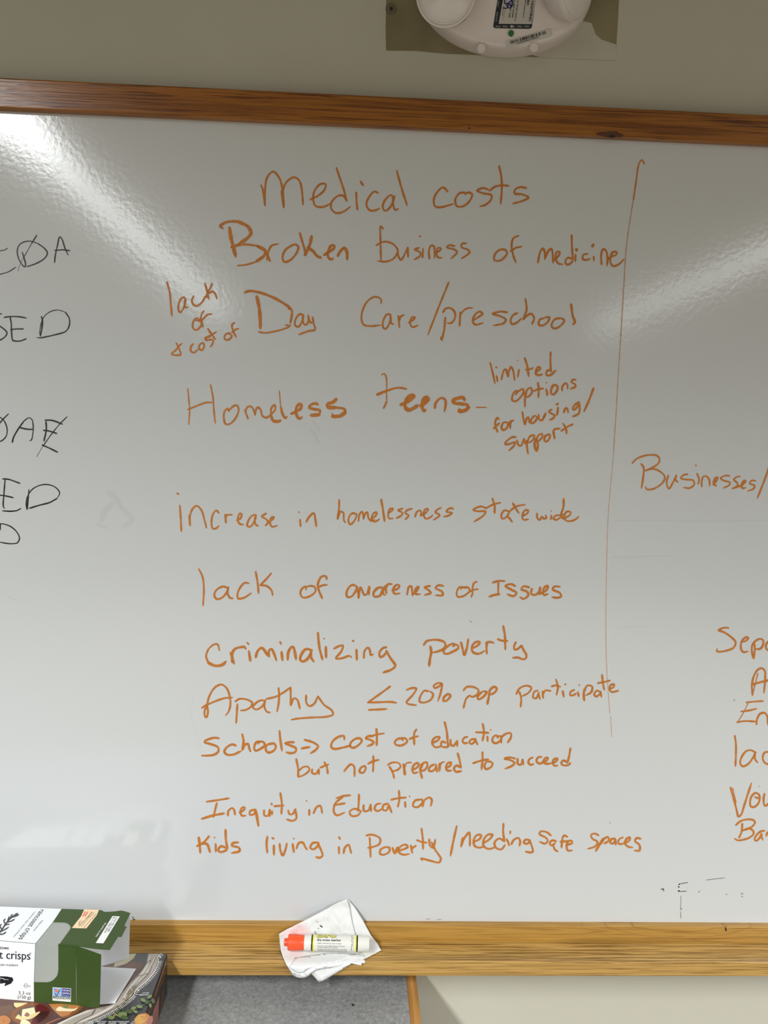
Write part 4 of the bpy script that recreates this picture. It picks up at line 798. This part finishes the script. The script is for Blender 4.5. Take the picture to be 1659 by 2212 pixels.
cloth('front_ply', [(783, 176), (700, 210), (560, 285), (400, 370), (250, 445), (178, 488), (183, 560), (195, 640), (215, 700), (245, 765), (275, 815), (302, 858), (335, 876), (375, 884), (410, 878), (445, 862), (470, 838), (500, 818), (560, 800), (640, 790), (720, 768), (800, 742), (860, 715), (946, 705), (944, 680), (905, 648), (880, 560), (862, 510), (830, 380), (805, 250)], .0034,
      [(795, 190, 858, 505, 9, .0026), (830, 350, 855, 505, 6, -.0014), (300, 830, 520, 790, 8, .0022), (340, 850, 560, 770, 7, -.0014), (380, 860, 640, 740, 7, .0022), (430, 700, 900, 650, 14, -.0012), (520, 760, 900, 690, 8, .0018), (250, 700, 420, 640, 20, .0018), (400, 400, 640, 300, 30, .0016), (600, 230, 700, 420, 22, -.0014), (330, 860, 470, 830, 5, .0018), (180, 500, 330, 760, 12, .0014), (450, 820, 760, 740, 7, .0016), (620, 330, 760, 470, 16, .0016), (300, 680, 380, 820, 12, .0016)], .0016)
cloth('ruffle_ply', [(290, 828), (320, 852), (365, 862), (410, 852), (450, 828), (520, 798), (640, 768), (760, 738), (860, 704), (932, 696), (900, 664), (760, 664), (560, 680), (330, 720)], .0050, [(330, 820, 520, 770, 9, .0012), (400, 840, 620, 740, 7, .0012)], .0012)
cloth('ruffle_ply', [(272, 780), (300, 812), (345, 836), (392, 832), (430, 806), (500, 778), (620, 752), (740, 722), (850, 690), (880, 672), (740, 656), (560, 664), (320, 700)], .0066, [(330, 790, 500, 750, 9, .0012), (420, 790, 700, 700, 8, .0012)], .0012)
def speck(pts): return [onprof(*Z7(u, v), .0054) for u, v in pts]
for q in ([(513, 370), (522, 380), (526, 386), (518, 382)], [(540, 405), (568, 422), (560, 431), (548, 420)], [(522, 432), (533, 436), (530, 442), (524, 438)], [(500, 462), (504, 466), (497, 476), (495, 470)], [(500, 476), (510, 482), (508, 492), (502, 484)], [(550, 402), (556, 418), (552, 416)]):
    obj('ink_speck', poly_mesh('ink_speck', [(speck(q), 0)]), M['dark'], nap)

# ================================================================= MARKER lying on the napkin
Z8 = lambda u, v: (600+u/6.9125, 1980+v/6.9125)
zax = ZSH+.0063; rr = .0116
for _ in range(4):
    a0 = atz(*Z8(127, 381), zax+rr); a1 = atz(*Z8(1367, 405), zax+rr)
    mid = (a0+a1)/2; depth = (mid-CAM).dot(ray(829.5, 1106).normalized()); rr = 110/6.9125*depth/F
MB = atz(*Z8(1367, 405), zax+rr); MA = atz(*Z8(97, 381), zax+rr)
ax = (MB-MA).normalized(); mlen = (MB-MA).length
tocam = (CAM-mid); n0 = (tocam-ax*tocam.dot(ax)).normalized(); n1 = n0.cross(ax).normalized()
if n1.z < 0: n1 = -n1
print('MARKER', 'axis', MA, MB, 'r', rr, 'len', mlen)
mk = empty('dry_erase_marker', mid-Vector((0, 0, rr)))
tag(mk, 'white dry erase marker with an orange-red cap, on the napkin', 'marker')
U = lambda u: (u-97)/(1367-97)*mlen
def lathe(name, prof_, m, seg=40, parent=mk, smooth=True):
    V = []; Fc = []
    for x, r in prof_:
        for k in range(seg):
            t = 2*math.pi*k/seg; V.append(tuple(MA+ax*x+n0*(r*math.cos(t))+n1*(r*math.sin(t))))
    for i in range(len(prof_)-1):
        for k in range(seg): a = i*seg+k; b_ = i*seg+(k+1) % seg; Fc.append((a, b_, b_+seg, a+seg))
    Fc.append(tuple(range(seg))); Fc.append(tuple(range((len(prof_)-1)*seg, len(prof_)*seg)))
    me = bpy.data.meshes.new(name); me.from_pydata(V, [], Fc); me.update()
    bm = bmesh.new(); bm.from_mesh(me); bmesh.ops.recalc_face_normals(bm, faces=bm.faces); bm.to_mesh(me); bm.free()
    o = obj(name, me, m, parent, smooth)
    e = o.modifiers.new('edges', 'EDGE_SPLIT'); e.split_angle = math.radians(35)
    return o
M['mwhite'] = mat('marker_white', (.74, .73, .68), .3); M['mcap'] = mat('marker_cap', (.86, .09, .02), .38)
M['myel'] = mat('marker_yellow', (.86, .76, .03), .35); M['mblk'] = mat('marker_black', (.015, .015, .017), .35)
lathe('barrel', [(U(398), rr*.93), (U(402), rr*.955), (U(440), rr*.955), (U(508), rr*.975), (U(1196), rr*.985), (U(1200), rr*.955), (U(1350), rr*.95), (U(1362), rr*.93), (U(1367), rr*.88)], M['mwhite'])
lathe('paper_label', [(U(504), rr*.97), (U(504), rr*.995), (U(1196), rr*.995), (U(1196), rr*.97)], M['mwhite'])
lathe('stripe', [(U(504), rr*.99), (U(504), rr*1.001), (U(526), rr*1.001), (U(526), rr*.99)], M['mblk'])
lathe('stripe', [(U(526), rr*.99), (U(526), rr*1.001), (U(548), rr*1.001), (U(548), rr*.99)], M['myel'])
lathe('stripe', [(U(1153), rr*.99), (U(1153), rr*1.001), (U(1173), rr*1.001), (U(1173), rr*.99)], M['myel'])
lathe('stripe', [(U(1173), rr*.99), (U(1173), rr*1.001), (U(1196), rr*1.001), (U(1196), rr*.99)], M['mblk'])
lathe('cap', [(U(97), rr*.40), (U(101), rr*.47), (U(155), rr*.50), (U(156), rr*.93), (U(163), rr*1.0), (U(300), rr*.98), (U(394), rr*.90), (U(398), rr*.87), (U(399), rr*.5)], M['mcap'])['label'] = 'orange-red cap with a stepped nub'
def ctext(s, u0, u1, th0, th1, m, k=1.004, bold=0, vertical=False):
    V2, F2 = glyphs(s)
    if abs(th1-th0) > 20:                          # large letters: cut finer so they follow the barrel
        bm = bmesh.new(); bv = [bm.verts.new((x, y, 0)) for x, y in V2]
        for f in F2:
            try: bm.faces.new([bv[i] for i in f])
            except ValueError: pass
        bmesh.ops.subdivide_edges(bm, edges=bm.edges, cuts=3, use_grid_fill=True); bmesh.ops.triangulate(bm, faces=bm.faces)
        bm.verts.index_update(); V2 = [(v.co.x, v.co.y) for v in bm.verts]; F2 = [tuple(v.index for v in f.verts) for f in bm.faces]; bm.free()
    x0 = min(v[0] for v in V2); Wd = max(v[0] for v in V2)-x0
    VV = []
    for rep in ((0, bold) if bold else (0,)):
        for x, y in V2:
            fx = (x-x0+rep)/Wd; fy = y/CAPH
            if vertical: uu = u0+(u1-u0)*fy; th = th0+(th1-th0)*fx
            else: uu = u0+(u1-u0)*fx; th = th0+(th1-th0)*fy
            th = math.radians(th)
            VV.append(tuple(MA+ax*U(uu)+n0*(rr*k*math.cos(th))+n1*(rr*k*math.sin(th))))
        k += .0006
    FF = list(F2)+([tuple(i+len(V2) for i in f) for f in F2] if bold else [])
    me = bpy.data.meshes.new('lettering'); me.from_pydata(VV, [], FF); me.update()
    return obj('lettering', me, m, mk)
for du, dt in ((-5, -2.5), (5, -2.5), (-5, 2.5), (5, 2.5), (0, 3.5), (0, -3.5)):
    ctext('EXPO', 587+du, 862+du, 40+dt, 88+dt, M['mblk'], 1.003+abs(du)*.0001+(dt+4)*.00006, .06)
ctext('EXPO', 587, 862, 40, 88, M['myel'], 1.008, .05)
ctext('dry erase marker', 587, 942, 12, 31, M['mblk'], 1.004, .07)
ctext('• Wipes off with dry cloth or tissue.', 585, 955, -7, 2, M['mblk'], 1.004, .03)
ctext('• For use on porcelain boards, dry erase', 585, 1003, -25, -16, M['mblk'], 1.004, .03)
ctext('surfaces, glass and ceramics.', 602, 905, -36, -28, M['mblk'], 1.004, .03)
ctext('• Contains no xylene and porous materials', 585, 1030, -54, -44, M['mblk'], 1.004, .03)
ctext('surfaces and nonporous boards only', 605, 1035, -72, -60, M['mblk'], 1.004, .03)
ctext('NON-TOXIC  WASHABLE', 1098, 1112, 72, -60, M['mblk'], 1.004, .03, True)
ctext('DRY ERASE', 1118, 1130, 45, -20, M['mblk'], 1.004, .03, True)

# ================================================================= EMERGENCY LIGHT above the board
UC = aty(1088, -10, WALLY); SP = (aty(1273, -10, WALLY)-aty(903, -10, WALLY)).length/370
em = empty('emergency_light', (UC.x, WALLY-.001, UC.z))
tag(em, 'oval off-white emergency light with two round lamp heads, on the wall above the board', 'emergency light')
M['ivory'] = mat('ivory_plastic', (.74, .67, .64), .42); M['ivory2'] = mat('lamp_lens', (.70, .65, .62), .12, .6, coat=.4)
M['gap'] = mat('shadow_gap', (.02, .022, .05), .5); M['reflector'] = mat('lamp_reflector', (.62, .58, .55), .3)
def loft(name, rings, m, parent, centre, ea, eb, seg=72, smooth=True):
    V = []; Fc = []
    for (y, s, dz) in rings:
        for k in range(seg):
            t = 2*math.pi*k/seg; V.append((centre.x+ea*s*math.cos(t), y, centre.z+eb*s*math.sin(t)+dz))
    for i in range(len(rings)-1):
        for k in range(seg): a = i*seg+k; b_ = i*seg+(k+1) % seg; Fc.append((a, b_, b_+seg, a+seg))
    Fc.append(tuple(range(seg))); Fc.append(tuple(range((len(rings)-1)*seg, len(rings)*seg)))
    me = bpy.data.meshes.new(name); me.from_pydata(V, [], Fc); me.update()
    bm = bmesh.new(); bm.from_mesh(me); bmesh.ops.recalc_face_normals(bm, faces=bm.faces); bm.to_mesh(me); bm.free()
    o = obj(name, me, m, parent, smooth); e = o.modifiers.new('edges', 'EDGE_SPLIT'); e.split_angle = math.radians(30)
    return o
EA, EB = 185*SP, UC.z-aty(1088, 125, WALLY).z
YF = -.0085
loft('housing', [(WALLY-.0004, 1, 0), (.004, 1, 0), (-.002, .993, 0), (-.0055, .98, 0), (YF+.0008, .962, 0), (YF, .945, 0)], M['ivory'], em, UC, EA, EB)
UF = lambda u, v, h=0: aty(880+u/4.046, v/4.046, YF-.0003-h)
def head(cpx, cpy, yc, axis, R_, lab):
    c = aty(cpx, cpy, yc); a = Vector(axis).normalized(); s1 = a.cross(Vector((0, 0, 1))).normalized(); s2 = a.cross(s1)
    def lt_(name, prf, m, parent, seg=48):
        V = []; Fc = []
        for x, r in prf:
            for k in range(seg):
                t = 2*math.pi*k/seg; V.append(tuple(c+a*x+s1*(r*math.cos(t))+s2*(r*math.sin(t))))
        for i in range(len(prf)-1):
            for k in range(seg): p = i*seg+k; q = i*seg+(k+1) % seg; Fc.append((p, q, q+seg, p+seg))
        Fc.append(tuple(range(seg))); Fc.append(tuple(range((len(prf)-1)*seg, len(prf)*seg)))
        me = bpy.data.meshes.new(name); me.from_pydata(V, [], Fc); me.update()
        bm = bmesh.new(); bm.from_mesh(me); bmesh.ops.recalc_face_normals(bm, faces=bm.faces); bm.to_mesh(me); bm.free()
        o = obj(name, me, m, parent, True); e = o.modifiers.new('edges', 'EDGE_SPLIT'); e.split_angle = math.radians(30)
        return o
    h = lt_('lamp_head', [(-R_*.85, R_*.55), (-R_*.6, R_*.80), (-R_*.25, R_*.96), (0, R_), (R_*.06, R_), (R_*.07, R_*.95)], M['ivory'], em)
    h['label'] = lab
    l = lt_('lens', [(R_*.05, R_*.95), (R_*.10, R_*.945), (R_*.16, R_*.90), (R_*.165, R_*.87), (R_*.20, R_*.86), (R_*.27, R_*.74), (R_*.275, R_*.71), (R_*.34, R_*.55), (R_*.39, R_*.3), (R_*.41, R_*.08), (R_*.435, R_*.07), (R_*.44, .0005)], M['ivory2'], h)
    return h
RL = 62*SP
head(963, -14, -.034, (-.12, -1, -.32), RL*.98, 'left lamp head with a clear bowl lens facing forward')
head(1240, -26, -.032, (.95, -1, -.30), RL*.98, 'right lamp head turned to the right')
for (u, v, r) in ((345, 0, 54*SP), (1405, 5, 40*SP)):
    bm = bmesh.new(); p = UF(u, v); bmesh.ops.create_circle(bm, cap_ends=True, segments=48, radius=r, matrix=Matrix.Translation((p.x, YF-.0004, p.z)) @ Matrix.Rotation(math.pi/2, 4, 'X'))
    obj('socket_shade', bm, M['gap'], em)  # flat dark disc, painted shade of the gap behind the lamp head
class UP(FP):
    pass
for k, c in dict(ink=(28, 36, 44), paper=(196, 192, 184), sticker=(204, 200, 194), blue=(24, 24, 110), bar=(24, 20, 22)).items():
    ART['u_'+k] = mat('label_print_'+k, srgb(*c), .35); AK.append('u_'+k)
pu = FP(UF)
pu.add('u_ink', [(800, -300), (1136, -300), (1120, 0), (1088, 236), (1076, 250), (1060, 252), (770, 246), (755, 240), (751, 228), (788, 0)])
pu.add('u_paper', [(850, -300), (1136, -300), (1120, 0), (1086, 211), (797, 208), (836, 0)])
pu.line('u_ink', [(868, 0), (838, 175)], 2)
pl_ = pu.build('inspection_label', em, 'white and dark inspection label with sideways text')
pu = FP(UF); pu.b = .0008
pu.line('u_blue', [(858, -20), (850, 30), (885, 25), (915, 0), (920, 40), (895, 70), (870, 50), (885, 30), (912, 60)], 10)
pu.line('u_blue', [(840, 68), (868, 72), (886, 45)], 9); pu.line('u_blue', [(905, -30), (915, 20)], 10)
pu.build('logo', pl_, 'dark blue knot logo')
LI, LP = ART['u_ink'], ART['u_paper']
def ut(s, end, vis, nvis, cap, m=LI, par=pl_, bold=.02, dirv=(-.14, 1)):
    """sideways line: reads downwards and ends at `end`; nvis = the part inside the frame, `vis` units long"""
    full = vis*twidth(s)/twidth(nvis); dx, dy = dirv; l = math.hypot(dx, dy)
    st = (end[0]-dx/l*full, end[1]-dy/l*full)
    g = lambda q: UF(q[0], q[1], .0009)
    return text('lettering', s, g(st), g(end), g((st[0]+cap, st[1]+cap*.14)), m, par, bold=bold)
ut('EMERGENCY LIGHTING', (1062, 182), 178, 'LIGHTING', 22, bold=.06)
ut('RECORD', (1042, 42), 44, 'RD', 22, bold=.06)
ut('BHA 3BBCZFB1B1D', (1008, 152), 150, 'BCZFB1B1D', 11)
ut('Home Road, Suite 2', (938, 180), 185, 'me Road, Suite 2', 13, bold=.05)
ut('Concord, NH 03304', (912, 152), 155, 'd, NH 03304', 13, bold=.05)
ut('603-447-7300', (886, 150), 62, '7-7300', 13, bold=.05)
ut('SERVICES', (826, 136), 66, 'RVICES', 9, bold=.0)
ut('SERVICE', (770, 188), 84, 'SERVICE', 12, LP, bold=.0); ut('MONTHLY TEST', (784, 60), 56, 'TEST', 12, LP, bold=.0)
for k, s in enumerate(('2021', '2022', '2023', '2024', '2025')):
    u0 = 769+k*63; g = lambda q: UF(q[0], q[1], .0009)
    text('lettering', s, g((u0, 238)), g((u0+45, 240)), g((u0, 222)), LP, pl_, bold=.01)
pu = FP(UF); pu.b = .0011; pu.add('u_paper', blob(912, 231, 12, 11, 12, 0, .05), True); pu.build('punch_mark', pl_)
# barcode sticker
pu = FP(UF); e1 = Vector((1, -.29)).normalized(); e2 = Vector((.29, 1)).normalized(); o0 = Vector((858, 356))
q = lambda a, b_: tuple(o0+e1*a+e2*b_)
pu.add('u_sticker', [q(6, 0), q(404, 4), q(412, 10), q(408, 66), q(400, 72), q(6, 70), q(0, 62), q(0, 8)])
bs = pu.build('barcode_sticker', em, 'small white barcode sticker stuck on askew')
pu = FP(UF); pu.b = .0006; x = 34.
while x < 352:
    w1 = random.choice([2.5, 2.5, 4, 7, 9]); pu.add('u_bar', [q(x, 12), q(x+w1, 12), q(x+w1, 40), q(x, 40)]); x += w1+random.choice([2.5, 4, 6, 8])
pu.build('barcode', bs)
g = lambda t: UF(t[0], t[1], .0009); text('lettering', '1A00000002508007', g(q(84, 56)), g(q(292, 56)), g(q(84, 44)), ART['u_bar'], bs, bold=.02)
# indicator and screw covers
def disc(name, u, v, rpx, m, thick, lab=None, rim=True):
    p = UF(u, v); bm = bmesh.new()
    bmesh.ops.create_cone(bm, cap_ends=True, segments=32, radius1=rpx*SP, radius2=rpx*SP*.86, depth=thick, matrix=Matrix.Translation((p.x, YF-thick/2-.0002, p.z)) @ Matrix.Rotation(math.pi/2, 4, 'X'))
    o = obj(name, bm, m, em)
    if lab: o['label'] = lab
    return o
disc('indicator_bezel', 904, 296, 8, M['ivory'], .0010)
gl = mat('green_lens', (.02, .16, .03), .15, .6); disc('indicator_lens', 904, 297, 6.4, gl, .0030, 'small green indicator lens')
disc('screw_cover', 646, 422, 9.6, M['ivory'], .0016); disc('screw_cover', 1106, 412, 9.6, M['ivory'], .0010)
